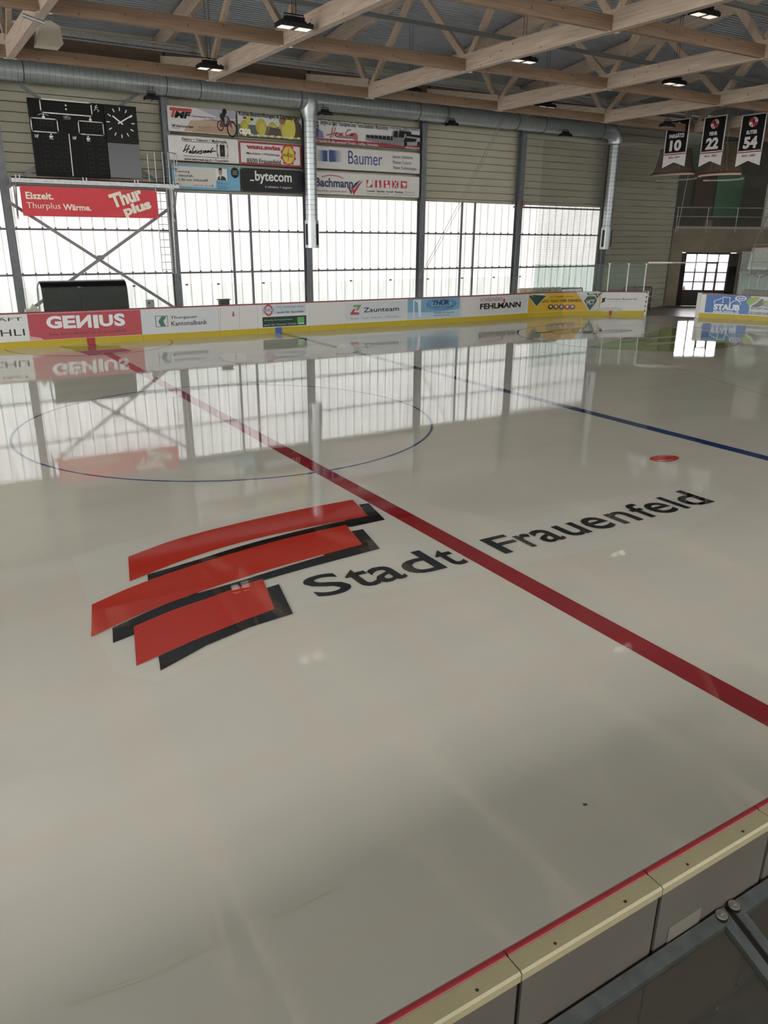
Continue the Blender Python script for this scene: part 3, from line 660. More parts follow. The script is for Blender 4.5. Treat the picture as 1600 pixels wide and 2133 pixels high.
mp, px = wm(YS-.02); p = Print(mp, px, .4); cx, cz = px(c6(1005, 303))
for k in range(12):
    a = k*pi/6; r0, r1 = .40, .50
    p.stroke([(cx+r0*sin(a), cz+r0*cos(a)), (cx+r1*sin(a), cz+r1*cos(a))], .034, '#dcdcd6')
o = p.build('hour_marks', ck)
p = Print(mp, px, .4, base=.006); p.strokep([c6(1022, 315), c6(940, 248)], .045, '#dcdcd6'); p.strokep([c6(985, 310), c6(1098, 242)], .038, '#dcdcd6'); p.build('hands', ck)
# walkway under the scoreboard
wk = empty('service_walkway', (1.1, 15.7, 5.6), 'galvanised steel service walkway with brackets below the scoreboard', 'walkway')
mb = MB(); mb.box((-1.85, 15.45, 5.60), (4.1, 15.49, 5.78)); mb.box((-1.85, 15.45, 5.74), (4.1, 16.15, 5.78)); mb.box((-1.85, 16.12, 5.58), (4.1, 16.16, 5.78)); mb.build('deck', GALV, wk)
for x in (-1.7, .55, 2.4, 3.75):
    mb = MB(); mb.box((x-.02, 15.43, 5.62), (x+.02, 15.45, 5.84)); mb.box((x+.10, 15.43, 5.62), (x+.14, 15.45, 5.84)); mb.build('clamp', GALV, wk)
for x in (-1.72, 4.0):
    mb = MB(); mb.bar((x, 15.5, 5.6), (x, 16.1, 4.5), .04, .06); mb.bar((x, 16.12, 5.6), (x, 16.12, 4.4), .05, .05); mb.build('bracket', GALV, wk)
mb = MB(); mb.bar((2.85, 15.9, 6.1), (3.6, 15.8, 5.78), .04, .04); mb.build('strut', DARKSTEEL, wk)
ld = empty('access_ladder', (3.45, 15.6, 2.45), 'thin steel access ladder with safety cage right of the red banner', 'ladder')
lx0, lx1, ly = 3.22, 3.64, 15.62
for x in (lx0, lx1):
    mb = MB(); mb.tube([(x, ly, 2.45), (x, ly, 5.6)], .018, 6); mb.build('side_rail', GALV, ld)
mb = MB(); z = 2.6
while z < 5.6: mb.tube([(lx0, ly, z), (lx1, ly, z)], .012, 6); z += .28
mb.build('rungs', GALV, ld)
mb = MB(); mb.tube([(3.66, 15.3, 2.45), (3.74, 15.3, 5.6)], .02, 6); mb.tube([(3.86, 15.9, 2.45), (3.86, 15.9, 5.6)], .02, 6); mb.tube([(lx0, ly, 2.5), (3.66, 15.3, 2.47), (3.86, 15.9, 2.5)], .012, 5, sm=False); mb.build('stay', GALV, ld)
mb = MB()
for x, y_ in ((2.98, 15.5), (3.25, 15.5), (3.5, 15.35), (3.72, 15.35), (3.95, 15.4), (4.12, 15.6)): mb.tube([(x, y_, 5.7), (x, y_, 6.85 if x > 3.1 else 6.75)], .018, 6)
for z in (6.0, 6.35, 6.8): mb.tube([(3.25, 15.5, z), (3.5, 15.35, z), (3.72, 15.35, z)], .014, 5, sm=False)
for z in (6.3, 6.84): mb.tube([(3.72, 15.35, z), (3.95, 15.4, z), (4.12, 15.6, z), (4.1, 16.0, z)], .016, 5, sm=False)
mb.build('safety_cage', GALV, ld)

# ------------------------------------------------------------------ cloth banners
def cloth(name, x0, x1, z0, z1, y, m, parent, amp=.012, seed=0, th=.006):
    rnd = random.Random(seed); nx, nz = 40, 8; mb = MB(); ph = [rnd.random()*6 for _ in range(4)]
    def yy(u, v): return y + amp*(sin(u*21+v*5+ph[0])*.5+sin(u*9-v*6+ph[1])*.5)*(.3+.7*sin(pi*v))*1.
    for side in (0, 1):
        vs = [(x0+(x1-x0)*i/nx, yy(i/nx, j/nz)+side*th, z0+(z1-z0)*j/nz) for j in range(nz+1) for i in range(nx+1)]
        mb.add(vs, [(j*(nx+1)+i, j*(nx+1)+i+1, (j+1)*(nx+1)+i+1, (j+1)*(nx+1)+i) for j in range(nz) for i in range(nx)], 0, True)
    return mb.build(name, m, parent)
def banner(y, a, b, bg, label, draw, seed=0, amp=.012, cat='banner', group='sponsor banners on the window wall', border=None):
    A, B = ony(a, y), ony(b, y); x0, x1 = A.x, B.x; z1, z0 = A.z, B.z
    e = empty('sponsor_banner', ((x0+x1)/2, y, z0), label, cat, group)
    cloth('cloth', x0, x1, z0, z1, y, mat(bg, .5, 0, .04, 2), e, amp, seed)
    p = Print(lambda u, v, l: Vector((u, y-amp-l, v)), lambda q: (ony(q, y).x, ony(q, y).z)); draw(p, (x0, x1, z0, z1)); p.build('print', e)
    m = MB()
    for u in (x0+.03, x1-.03):
        for v in (z0+.03, z1-.03): m.box((u-.015, y-.02, v-.015), (u+.015, y+.05, v+.015))
    m.build('eyelet', GALV, e)
# red heating-supply banner under the walkway
def d_red(p, r):
    x0, x1, z0, z1 = r; W = '#e6dccf'
    p.textp('Eiszeit.', c6(216, 938), c6(440, 885), W, .03)
    p.textp('Thurplus', c6(226, 1030), c6(500, 972), W, 0); p.textp('Wärme.', c6(528, 1032), c6(755, 985), W, .03)
    def tw(t, cx, cy, wd, h, ang):
        vs, fs = text_geo(t, .05, 0); ca, sa = cos(ang), sin(ang)
        P_ = [(cx+(a-.5)*wd*ca-(b-.5)*h*sa, cy+(a-.5)*wd*sa+(b-.5)*h*ca) for a, b in vs]; fs2 = fs
        p.mb.add([p.map(min(max(a, x0), x1), min(max(b, z0), z1), p.lift) for a, b in P_], fs2, p.ci(W)); p.up()
    u, v = p.px(c6(1050, 930)); tw('Thur', u, v+.03, 1.22, .50, .30)
    u, v = p.px(c6(1140, 1020)); tw('plus', u+.02, v+.0, 1.08, .46, .30)
banner(15.42, (40, 387), (331, 455), '#c8323f', 'bright red fabric banner with white lettering under the scoreboard walkway', d_red, 3, .02, group=None)
YB = 16.12
c2 = crop(330, 190, .25); c4 = crop(340, 270, .1875); c25 = crop(330, 190, .125); c3 = crop(480, 210, .1); c5 = crop(640, 230, .15); c7 = crop(640, 300, .15)
def d_tmf(p, r):
    x0, x1, z0, z1 = r
    p.poly([(x0+1.2, z1-.02), (x1-.02, z1-.02), (x1-.02, z0+.62), (x0+2.2, z0+.55)], '#9c9daa'); p.poly([(x0+2.0, z1-.25), (x1-.02, z1-.42), (x1-.02, z0+.5), (x0+1.6, z0+.5)], '#aca4a4')
    p.poly([(x0+.9, z0+.42), (x1-.02, z0+.55), (x1-.02, z0+.03), (x0+.6, z0+.03)], '#a8957f'); p.poly([(x0+1.6, z0+.30), (x1-.02, z0+.22), (x1-.02, z0+.02), (x0+.9, z0+.02)], '#a38670')
    p.rectp(c25(186, 318), c25(548, 298), '#b0342f'); p.polyp([c25(236, 318), c25(268, 322), c25(245, 432), c25(205, 432)], '#b0342f')
    p.textp('MF', c25(262, 442), c25(540, 352), '#1c1c20', .05, .25)
    p.textp('Dein kompetenter Partner', c25(570, 440), c25(915, 430), '#2b2b30', .01); p.textp('rund ums 2-Rad', c25(745, 486), c25(950, 476), '#a5525a')
    p.textp('TMF 2-Rad-Center GmbH', c25(215, 590), c25(580, 578), '#2b2b30', .02); p.textp('Frauenfeld', c25(220, 618), c25(355, 606), '#6a6a70'); p.textp('T 052 720 11 90', c25(632, 614), c25(845, 600), '#6a6a70'); p.textp('tmf-2rad.ch', c25(632, 652), c25(800, 645), '#6a6a70')
    for q, rr in ((c25(1222, 635), .30), (c25(1030, 578), .19)): u, v = p.px(q); p.ell(u, v, rr*.72, rr, '#1f1b1e', n=24, hole=.78)
    p.polyp([c25(1010, 560), c25(1060, 470), c25(1150, 410), c25(1200, 500), c25(1230, 640), c25(1160, 540), c25(1110, 600), c25(1040, 600)], '#5c2f33')
    p.polyp([c25(1025, 380), c25(1060, 362), c25(1100, 380), c25(1125, 430), c25(1130, 500), c25(1140, 590), c25(1115, 600), c25(1085, 520), c25(1040, 480), c25(1018, 430)], '#26262c')
    p.ellp(c25(1095, 343), .09, .11, '#202026', n=14); p.polyp([c25(1090, 430), c25(1130, 425), c25(1150, 470), c25(1120, 560), c25(1100, 540)], '#8e8790')
banner(YB, (347, 219), (493, 283), '#c4c2c4', 'motorcycle dealer banner with a rider on a dirt bike, top left', d_tmf, 11)
def cow(p, cx, cz, s, body='#a89d3e', face='#b8ad4c'):
    p.ell(cx, cz, .28*s, .36*s, body, n=20); p.ell(cx+.05*s, cz-.12*s, .15*s, .3*s, face, n=16)
def d_kuhle(p, r):
    x0, x1, z0, z1 = r
    p.rect(x0, z0, x1, z1-.02, '#b9c0bf'); p.rect(x0+.01, z0, x1, z0+.42, '#4d5a52')
    p.poly([(x1-.55, z0), (x1-.02, z0), (x1-.02, z0+.55), (x1-.25, z0+.8), (x1-.5, z0+.6)], '#4a4034')
    for cx, cz, s in ((x0+.28, z0+.36, .62), (x0+1.0, z0+.38, .85), (x0+1.5, z0+.34, .7), (x0+2.0, z0+.36, .8)): cow(p, cx, cz, s)
    p.ell(x0+.45, z0+.60, .12, .15, '#bdb24a', n=16); p.ell(x0+.30, z0+.66, .08, .045, '#463a2a', n=10); p.ell(x0+.60, z0+.62, .07, .05, '#2f2a22', n=10)
    p.ell(x0+1.93, z0+.66, .14, .14, '#84603c', n=16); p.ell(x0+2.28, z0+.40, .25, .42, '#bfb34a', n=24); p.poly([(x0+1.3, z0+.05), (x0+1.9, z0+.05), (x0+1.85, z0+.35), (x0+1.35, z0+.4)], '#4a3a3a')
    for k in range(9): p.ell(x0+.25+k*.3, z0+.05, .09, .05, '#c9bd45', n=10)
    p.textp('Kuhle Beschriftungen & Digitalprints', c3(172, 330), c3(1435, 335), '#17181a', .02)
    (u0, v0), (u1, v1) = p.px(c3(172, 315)), p.px(c3(1435, 345)); 
    p.textp('capa', c3(178, 735), c3(415, 590), '#e8e6dd', .04); p.textp('capa digital markt • Frauenfeld • www.capa.ch', c3(425, 745), c3(1448, 765), '#d8d8d0', .01)
banner(YB, (494, 234), (629, 292), '#aeb5b3', 'banner with yellow cows, black heading and white lettering, top right of the small banners', d_kuhle, 12)
def d_hab(p, r):
    p.textp('Elektro ÷ Telecom ÷ Multimedia', c4(207, 118), c4(703, 122), '#24262a', .015)
    p.strokep([c4(210, 128), c4(705, 160)], .016, '#24262a'); p.strokep([c4(225, 290), c4(712, 322)], .016, '#24262a')
    # handwritten name
    S = [[(262, 165), (240, 205), (228, 245)], [(288, 175), (268, 215), (256, 255)], [(218, 238), (250, 222), (290, 215)], [(300, 235), (285, 250), (290, 262), (305, 250), (310, 236), (308, 258), (318, 262)], [(345, 185), (325, 225), (325, 262), (340, 262), (345, 245), (330, 245)],
         [(350, 252), (368, 238), (360, 232), (352, 250), (362, 262), (380, 256)], [(385, 238), (382, 262), (392, 244), (405, 240)], [(430, 230), (412, 240), (428, 252), (415, 268), (395, 262)], [(470, 235), (445, 240), (445, 258), (462, 252), (470, 236), (466, 260)], [(505, 232), (482, 240), (482, 256), (498, 250), (507, 234), (503, 254)], [(548, 202), (525, 240), (522, 256), (535, 254)], [(512, 244), (580, 240)]]
    for s in S: p.strokep([c4(*a) for a in s], .035, '#1a1b1e')
    p.rectp(c4(598, 298), c4(710, 175), '#26272a'); u, v = p.px(c4(622, 234)); p.ell(u+.02, v, .11, .28, '#c9c8c6', n=20); u, v = p.px(c4(688, 240)); p.ell(u-.01, v, .10, .28, '#c9c8c6', n=20); p.rectp(c4(630, 300), c4(677, 172), '#26272a'); p.strokep([c4(655, 222), c4(645, 240), c4(660, 240), c4(652, 256)], .015, '#a53a36')
    p.textp('www.habersaat-ag.ch ÷ Frauenfeld', c4(228, 345), c4(718, 338), '#24262a', .015)
banner(YB, (349, 281), (498, 341), '#cfcecd', 'white electrical firm banner with a handwritten name and black square emblem, middle row left', d_hab, 13)
def d_wasu(p, r):
    x0, x1, z0, z1 = r; R_ = '#8f2434'
    for a, b, c, d in ((x0, z0, x1, z0+.07), (x0, z1-.07, x1, z1), (x0, z0, x0+.06, z1), (x1-.06, z0, x1, z1)): p.rect(a, b, c, d, R_)
    p.textp('wasu.swiss', c4(922, 212), c4(1298, 185), '#a32a38', .05); p.textp('Maschinen • Werkzeuge', c4(925, 280), c4(1292, 272), '#26282c', .01); p.textp('8500 Frauenfeld', c4(928, 368), c4(1303, 338), '#26282c', .01)
    cx, cz = p.px(c4(1388, 285))
    for k in range(10):
        a = k*pi/5+.3; q = [(cx+(.36*cos(t)), cz+(.42*sin(t))) for t in (a-.13, a+.13)]; q2 = [(cx+(.27*cos(t)), cz+(.33*sin(t))) for t in (a+.18, a-.18)]; p.face(q+q2, '#a5343a')
    p.up(); p.ell(cx, cz, .31, .37, '#a5343a', n=30); p.ell(cx, cz, .27, .33, '#c9b43a', n=30)
    p.textp('WA SU', c4(1328, 302), c4(1446, 275), '#1d1c1a', .02, .2); p.strokep([c4(1392, 215), c4(1380, 270), c4(1396, 262), c4(1384, 345)], .03, '#8f3b2c')
banner(YB, (497, 293), (628, 349), '#cbcac9', 'white tool supplier banner with dark red border and yellow gear emblem, middle row right', d_wasu, 14)
def d_span(p, r):
    x0, x1, z0, z1 = r
    p.rect(x0+.08, z0+.09, x0+(x1-x0)*.635, z1-.06, '#c6c5c1')
    p.textp('Spannung.', c4(135, 480), c4(298, 455), '#2c2c2e', .02); p.textp('Leidenschaft.', c4(135, 520), c4(332, 500), '#2c2c2e', .02); p.textp('Bis zum Schlusspfiff.', c4(205, 575), c4(500, 553), '#2c2c2e', .02)
    p.rectp(c4(150, 570), c4(190, 540), '#9c9d9c'); p.textp('>', c4(162, 563), c4(178, 548), '#55565a')
    p.textp('einfach. klar. helvetia', c4(332, 622), c4(535, 618), '#2c2c2e', .01); p.polyp([c4(538, 630), c4(556, 632), c4(547, 610)], '#2c2c2e')
    p.rectp(c4(585, 562), c4(703, 438), '#d3d3d2'); u, v = p.px(c4(632, 470))
    p.polyp([c4(600, 560), c4(605, 530), c4(625, 515), c4(655, 515), c4(690, 535), c4(698, 566)], '#37383d'); p.polyp([c4(625, 520), c4(633, 558), c4(645, 520)], '#c9c9cc'); p.ell(u, v, .075, .13, '#93735f', n=16); p.poly([(u-.08, v+.03), (u-.06, v+.13), (u, v+.16), (u+.06, v+.13), (u+.08, v+.03), (u, v+.08)], '#241f1e')
    u, v = p.px(c4(793, 480)); p.ell(u, v, .17, .20, '#26262b', n=22)
    for k in (-.06, 0, .06): p.rect(u-.10, v+k-.01, u+.10, v+k+.01, '#a9a9ad')
    p.textp('Fabian Muff', c4(588, 590), c4(655, 580), '#35536a'); 
    for k, yv in enumerate((605, 632, 650, 664)): p.rectp(c4(590, yv), c4(725 if k % 2 == 0 else 705, yv-5), '#4c88a8')
banner(YB, (357, 342), (501, 398), '#6ba5c4', 'light blue insurance banner with a white text field and small portrait, bottom row left', d_span, 15)
def d_byte(p, r):
    W = '#d6d6d6'
    p.textp('bytecom', c4(1022, 600), c4(1424, 478), W, .02); p.rectp(c4(965, 570), c4(1008, 557), W)
    p.textp('it solutions + support', c4(1132, 655), c4(1425, 632), W, 0)
banner(YB, (501, 349), (631, 403), '#2b2c2e', 'black banner with white lowercase lettering, bottom row right', d_byte, 16)
def bus(p, x, z, s, f=.45):
    p.poly([(x, z), (x+f*.9*s, z-.03*s), (x+f*s, z+.2*s), (x+f*s, z+.55*s), (x+.1*s, z+.58*s), (x, z+.5*s)], '#75787b'); p.poly([(x+.03*s, z+.27*s), (x+f*.95*s, z+.25*s), (x+f*.95*s, z+.5*s), (x+.08*s, z+.53*s)], '#1f2022')
def d_heini(p, r):
    x0, x1, z0, z1 = r
    p.rect(x0, z0, x1, z0+.14, '#8d1f33')
    p.poly([(x0, z0+.15), (x0+.35, z0+.15), (x0+.2, z0+.5), (x0+.18, z1-.03), (x0, z1-.03)], '#3a3f52')
    for k in range(4): p.stroke([(x0+.02, z0+.5+k*.13), (x0+.12, z0+.56+k*.13), (x0+.2, z0+.5+k*.14)], .03, '#a8b0ba')
    p.poly([(x0+.12, z0+.15), (x0+.42, z0+.15), (x0+.38, z0+.4), (x0+.2, z0+.45)], '#6870a0')
    p.textp('Seengen-Car täglich * Fluss-Express Davos * Ferien & Badeferien * Musical-Fahrten', c5(180, 215), c5(1120, 205), '#3c3c40', .015); p.textp('Europa-Express * Skiferien * Badeferien', c5(1140, 262), c5(1545, 252), '#3c3c40', .015)
    H = [[(352, 240), (322, 385)], [(392, 240), (350, 370)], [(268, 345), (380, 318)], [(385, 345), (418, 320), (398, 310), (385, 350), (405, 362), (428, 345)], [(440, 310), (425, 360)], [(452, 318), (448, 355), (470, 318), (472, 355)], [(490, 312), (485, 355)], [(600, 270), (560, 275), (530, 320), (535, 355), (575, 345)], [(605, 325), (580, 335), (585, 355), (605, 350), (612, 328), (612, 355)], [(625, 320), (618, 360), (640, 320), (665, 322)]]
    for s in H: p.strokep([c5(*a) for a in s], .036, '#a0253f')
    p.rectp(c5(425, 385), c5(650, 365), '#8f6f75'); p.ellp(c5(668, 375), .1, .17, '#a85560', n=14)
    u, v = p.px(c5(760, 395)); 
    for k in range(9):
        q = c5(810+k*55, 400+k*9) ; uu, vv = p.px(q); bus(p, uu, vv-.05, .42+.03*k, .5)
    uu, vv = p.px(c5(1175, 460)); bus(p, uu, vv, .95, .55)
    uu, vv = p.px(c5(1245, 470)); bus(p, uu, vv, 1.05, .7)
    p.polyp([c5(1310, 480), c5(1340, 330), c5(1555, 345), c5(1555, 490), c5(1400, 492)], '#8f9294'); p.polyp([c5(1318, 440), c5(1372, 325), c5(1555, 350), c5(1555, 385), c5(1372, 360), c5(1350, 380), c5(1510, 400), c5(1490, 440)], '#1d1e20')
    for q in (c5(1352, 465), c5(1535, 470)): u, v = p.px(q); p.ell(u, v, .09, .11, '#232325', n=16)
    p.textp('Ihr Spezialist für alles, europaweit: Transfers - Ausflüge - Ferienreisen.', c5(112, 455), c5(975, 465), '#d7b9bd', .02); p.textp('www.heini-car.ch', c5(1345, 530), c5(1540, 510), '#d7b9bd', .02)
    p.lift += .0
banner(YB, (655, 249), (874, 311), '#c9c9c9', 'long coach travel banner with a row of buses and red script', d_heini, 17)
def d_baum(p, r):
    x0, x1, z0, z1 = r
    for side in (0, 1):
        a, b = p.px(c7(135, 235)), p.px(c7(278, 90))
        if side: a, b = p.px(c7(302, 245)), p.px(c7(480, 95))
        nx_ = 10
        for i in range(nx_):
            for j in range(9):
                t = (i+.5)/nx_; k = (t if not side else 1-t); s = .5*(b[0]-a[0])/nx_*(.35+.75*min(1, k*1.3)); u = a[0]+(b[0]-a[0])*t; v = a[1]+(b[1]-a[1])*(j+.5)/9; sv = .5*(b[1]-a[1])/9*(.35+.75*min(1, k*1.3))
                p.face([(u-s, v-sv), (u+s, v-sv), (u+s, v+sv), (u-s, v+sv)], '#2c4d86' if k > .45 else '#566c93')
    p.up(); p.textp('Baumer', c7(568, 275), c7(1040, 125), '#1d3a78', .0)
    G = '#44464b'; p.textp('Sensor Solutions', c7(1186, 195), c7(1462, 168), G); p.textp('Motion Control', c7(1186, 275), c7(1440, 242), G); p.textp('Vision Technologies', c7(1186, 362), c7(1512, 322), G)
banner(YB, (655, 304), (874, 362), '#c6c6c5', 'long white banner with blue dotted squares and blue lettering', d_baum, 18)
def d_bach(p, r):
    p.textp('Bachmann', c7(112, 590), c7(635, 490), '#1c2d5a', .03); p.strokep([c7(202, 458), c7(270, 438), c7(350, 434), c7(430, 448), c7(500, 476)], .035, '#a0354a')
    p.polyp([c7(555, 592), c7(580, 600), c7(618, 660), c7(612, 702)], '#1c2d5a'); p.polyp([c7(632, 590), c7(660, 545), c7(745, 495), c7(690, 560), c7(640, 620)], '#1c2d5a'); p.polyp([c7(595, 600), c7(628, 606), c7(648, 640), c7(700, 560), c7(778, 497), c7(715, 590), c7(645, 708)], '#a8353f')
    p.textp('Facility Service – zwei Zacken besser', c7(115, 662), c7(548, 650), '#93424b', .01)
    for k, x in enumerate((820, 940, 1060, 1178, 1295)):
        yb = 600+k*4; p.rectp(c7(x, yb), c7(x+83, yb-98), '#b0343c'); u, v = p.px(c7(x+42, yb-50)); W = '#d6cfcd'
        if k == 0: p.ell(u+.03, v+.05, .11, .12, W, n=14); p.rect(u-.12, v-.13, u+.02, v, W)
        elif k == 1: p.poly([(u-.06, v-.15), (u+.07, v-.15), (u+.05, v+.02), (u+.01, v+.15), (u-.05, v+.14)], W)
        elif k == 2: p.ell(u-.02, v+.07, .07, .08, W, n=10); p.ell(u+.03, v-.09, .11, .07, W, n=12)
        elif k == 3: p.stroke([(u-.1, v-.14), (u+.1, v+.14)], .05, W); p.stroke([(u+.1, v-.14), (u-.1, v+.14)], .04, W)
        else: p.poly([(u-.1, v+.09), (u+.13, v+.06), (u+.09, v-.06), (u-.05, v-.06)], W); p.ell(u-.03, v-.12, .025, .03, W, n=8); p.ell(u+.07, v-.12, .025, .03, W, n=8)
    p.textp('Frauenfeld   Tägerwilen   Amriswil   Weinfelden', c7(820, 672), c7(1325, 658), '#3a3c42', .02); p.textp('052 728 26 26', c7(1355, 682), c7(1488, 668), '#6a6c72')
    p.textp('24-Stunden Service, 365 Tage', c7(820, 700), c7(1130, 692), '#6a6c72'); p.textp('bachmann-facility-services.ch', c7(1205, 716), c7(1488, 704), '#6a6c72')
banner(YB, (655, 357), (873, 412), '#cac9c7', 'long white facility firm banner with tick mark and red icons', d_bach, 19)

# ------------------------------------------------------------------ jersey banners and hanging goals
def jersey(k, px_c, y0, y1, z1, name, num, years, label):
    X = 27.3; ym = (y0+y1)/2; z0 = z1-2.08
    e = empty('jersey_banner', (X, ym, z0), label, 'banner', 'retired number banners')
    def mp(u, v, l): return Vector((X-l, ym-u, z0+v))   # u to the right as seen from the rink
    wd = abs(y1-y0); h = wd/2
    mb = MB(); pts = [(-h, 2.08), (-h, 0), (0, .22), (h, 0), (h, 2.08)]
    mb.prism(pts, lambda a: (X, ym-a[0], z0+a[1]), lambda a: (X+.012, ym-a[0], z0+a[1])); mb.build('cloth', mat('#c9c6c6', .6), e)
    p = Print(mp, None, .6)
    p.rect(-h+.05, .63, h-.05, 2.05, '#0d0c0e'); p.rect(-h, .555, h, .59, '#1a0d10'); p.rect(-h, .63, h, .66, '#7a1c2e')
    p.ell(0, 1.77, .22, .2, '#c9c6c6', n=30)
    for s, c in ((0, '#a31d27'), (1, '#a31d27')):
        t0 = pi/2 if s == 0 else -pi/2; p.poly([(0, 1.77)]+[(.22*cos(t0+i*pi/20), 1.77+.2*sin(t0+i*pi/20)) for i in range(11)], c)
    p.poly([(-.02, 1.87), (.05, 1.88), (.07, 1.77), (.02, 1.72), (-.08, 1.62), (-.14, 1.6), (-.04, 1.72)], '#17151a')
    for rr in (.12, .16): p.stroke([(rr*cos(t), 1.78+rr*sin(t)) for t in (.3, .7, 1.1, 1.5)], .012, '#2a272b')
    W = '#c4c2c4'; nw = len(name)*.075
    p.text(name, -nw*.72, 1.29, nw*.72, 1.45+(.05 if 'Ä' in name else 0), W, .05); p.text(num, -.34, .71, .34, 1.2, W, .05); p.text(years, -.33, .39, .33, .48, '#a02c3a', .03)
    o = p.build('print', e)
    mb = MB(); mb.bar((X, y0, z1+.01), (X, y1, z1+.01), .03, .03); mb.bar((X, y0, z1), (X, y0, z1+.6), .01, .01); mb.bar((X, y1, z1), (X, y1, z1+.6), .01, .01); mb.build('hanging_rod', GALV, e)
jersey(0, None, 12.02, 10.70, 9.28, 'PARGÄTZI', '10', '2006 - 2017', 'black and white jersey banner with number 10, leftmost of three')
jersey(1, None, 9.90, 8.70, 9.20, 'FEHR', '22', '2012 - 2022', 'black and white jersey banner with number 22, middle of three')
jersey(2, None, 7.93, 6.72, 9.08, 'SUTER', '54', '2012 - 2022', 'black and white jersey banner with number 54, rightmost of three')
NETG = net_mat('goal_netting', '#63594b', .045, .016); NETS = net_mat('safety_netting', '#55524b', .05, .0065)
def uvmesh(name, grid, m, parent=None, origin=None):
    """grid[j][i] = (point, (u, v))"""
    mb = MB(); nj, ni = len(grid), len(grid[0]); mb.add([g[0] for r_ in grid for g in r_], [(j*ni+i, j*ni+i+1, (j+1)*ni+i+1, (j+1)*ni+i) for j in range(nj-1) for i in range(ni-1)], 0, True)
    o = mb.build(name, m, parent, origin); me = o.data; uvl = me.uv_layers.new(name='UVMap'); flat = [g[1] for r_ in grid for g in r_]
    for lp in me.loops: uvl.data[lp.index].uv = flat[lp.vertex_index]
    return o
def hgoal(px0, px1, ztop, label):
    X = 30.; a = onx(px0, X); b = onx(px1, X); ya, yb, z = a.y, b.y, (a.z+b.z)/2; ym = (ya+yb)/2; w_ = (ya-yb)/2
    e = empty('hanging_goal', (X, ym, z), label, 'goal', 'goals hoisted under the roof')
    rim = lambda t, r=1., dz=0.: Vector((X-.6*sin(t)*r-.2, ym-w_*cos(t)*r, z+dz+.0))
    mb = MB(); mb.tube([rim(pi*i/16) for i in range(17)], .045, 8); mb.build('red_rim', mat('#6e1f22', .5), e)
    mb = MB(); mb.tube([rim(pi*i/16, 1.0, -.08) for i in range(17)], .05, 8); mb.tube([Vector((X+.7*sin(pi*i/16), ym-w_*.95*cos(pi*i/16), z-.25)) for i in range(17)], .04, 8); mb.build('pale_pad', mat('#b5aa9c', .6), e)
    grid = []
    for j in range(7):
        s = j/6; row = []
        for i in range(33):
            t = 2*pi*i/32; rx = .6*(1-.15*s); ry = w_*(1-.32*sqrt(s)); P = Vector((X-.15-rx*sin(t), ym-ry*cos(t), z+(ztop-z)*s)); row.append((P, (t*w_*.6, (ztop-z)*s)))
        grid.append(row)
    uvmesh('net', grid, NETG, e)
    mb = MB()
    for s in (-.35, .2, .5): mb.tube([(X-.5, ym-w_*s, z+.02), (X-.4, ym-w_*s*.6, ztop)], .02, 6)
    mb.tube([(X, ym, ztop), (X, ym, 9.6)], .012, 5); mb.build('frame', mat('#a59a8c', .5), e)
hgoal((1364, 366), (1452, 358), 8.35, 'hoisted goal with red rim and brownish net, left one behind the jersey banners')
hgoal((1466, 358), (1548, 366), 8.25, 'hoisted goal with red rim and brownish net, right one behind the jersey banners')
# end safety net hanging along the curved boards
grid = []
s0 = PL.hit((1118, 640))[0]; s1 = PL.d[-1]
line = [PL.at(s0+(s1-s0)*i/12, -.35) for i in range(13)] + [Vector(((b_[0]), b_[1], 0)) + Vector((.3, 0, 0)) for b_ in BR[:6]]
L_ = [0.]
for a, b in zip(line[:-1], line[1:]): L_.append(L_[-1]+(b-a).length)
for j in range(2): grid.append([(Vector((q.x, q.y, 2.62 if j == 0 else 8.45)), (L_[i], j*5.8)) for i, q in enumerate(line)])
o = uvmesh('safety_net', grid, NETS, None, (line[0].x, line[0].y, 2.6)); tag(o, 'fine dark safety net hanging above the glass at the right end of the rink', 'net')
mb = MB(); mb.tube([Vector((q.x, q.y, 8.45)) for q in line], .012, 5); mb.tube([Vector((q.x, q.y, 2.6-.12*abs(sin(L_[i]*.8)))) for i, q in enumerate(line[:13])], .012, 5); o = mb.build('net_cable', GALV, None, (line[0].x, line[0].y, 8.45)); tag(o, 'thin cables at the top and bottom edge of the safety net', 'cable')

# ------------------------------------------------------------------ dasher boards
H = 1.24
def board(path, s0, s1, label, draw=None, bg=None, kick='#c9b019', px=None, bgr=None):
    """one board section between arc lengths s0 and s1"""
    c = path.at((s0+s1)/2, 0, 0); e = empty('dasher_board', c, label, 'dasher board', 'rink boards'); n = max(1, int((s1-s0)/.08))
    if path is PL and s1 < 52: n = 1
    def strip(o0, o1, z0, z1, name, m, off_mat=None, g=.004):
        mb = MB(); ss = [s0+g+(s1-s0-2*g)*i/n for i in range(n+1)]; vs = []
        for s in ss: vs += [path.at(s, o0, z0), path.at(s, o0, z1), path.at(s, o1, z1), path.at(s, o1, z0)]
        fs = []
        for i in range(n):
            for k in range(4): fs.append((i*4+k, (i+1)*4+k, (i+1)*4+(k+1) % 4, i*4+(k+1) % 4))
        fs += [(0, 1, 2, 3), (n*4+3, n*4+2, n*4+1, n*4)]; mb.add(vs, fs); return mb.build(name, m, e)
    strip(0, -.1, .2, H-.045, 'face_panel', BOARDWHITE); strip(.012, -.02, 0, .235, 'kick_plate', YELLOW); strip(.015, -.14, H-.045, H, 'cap_rail', REDRAIL)
    p = Print(lambda u, v, l: path.at(u, l, v), lambda q: path.hit(q), .35, seg=.08 if n > 1 else None, base=.012 if n > 1 else .002, step=.0025 if n > 1 else .0015)
    if draw:
        draw(p, (s0, s1)); 
    if draw: p.build('advert', e)
    return e
sx = lambda x, y=660: PL.hit((x, y))[0]
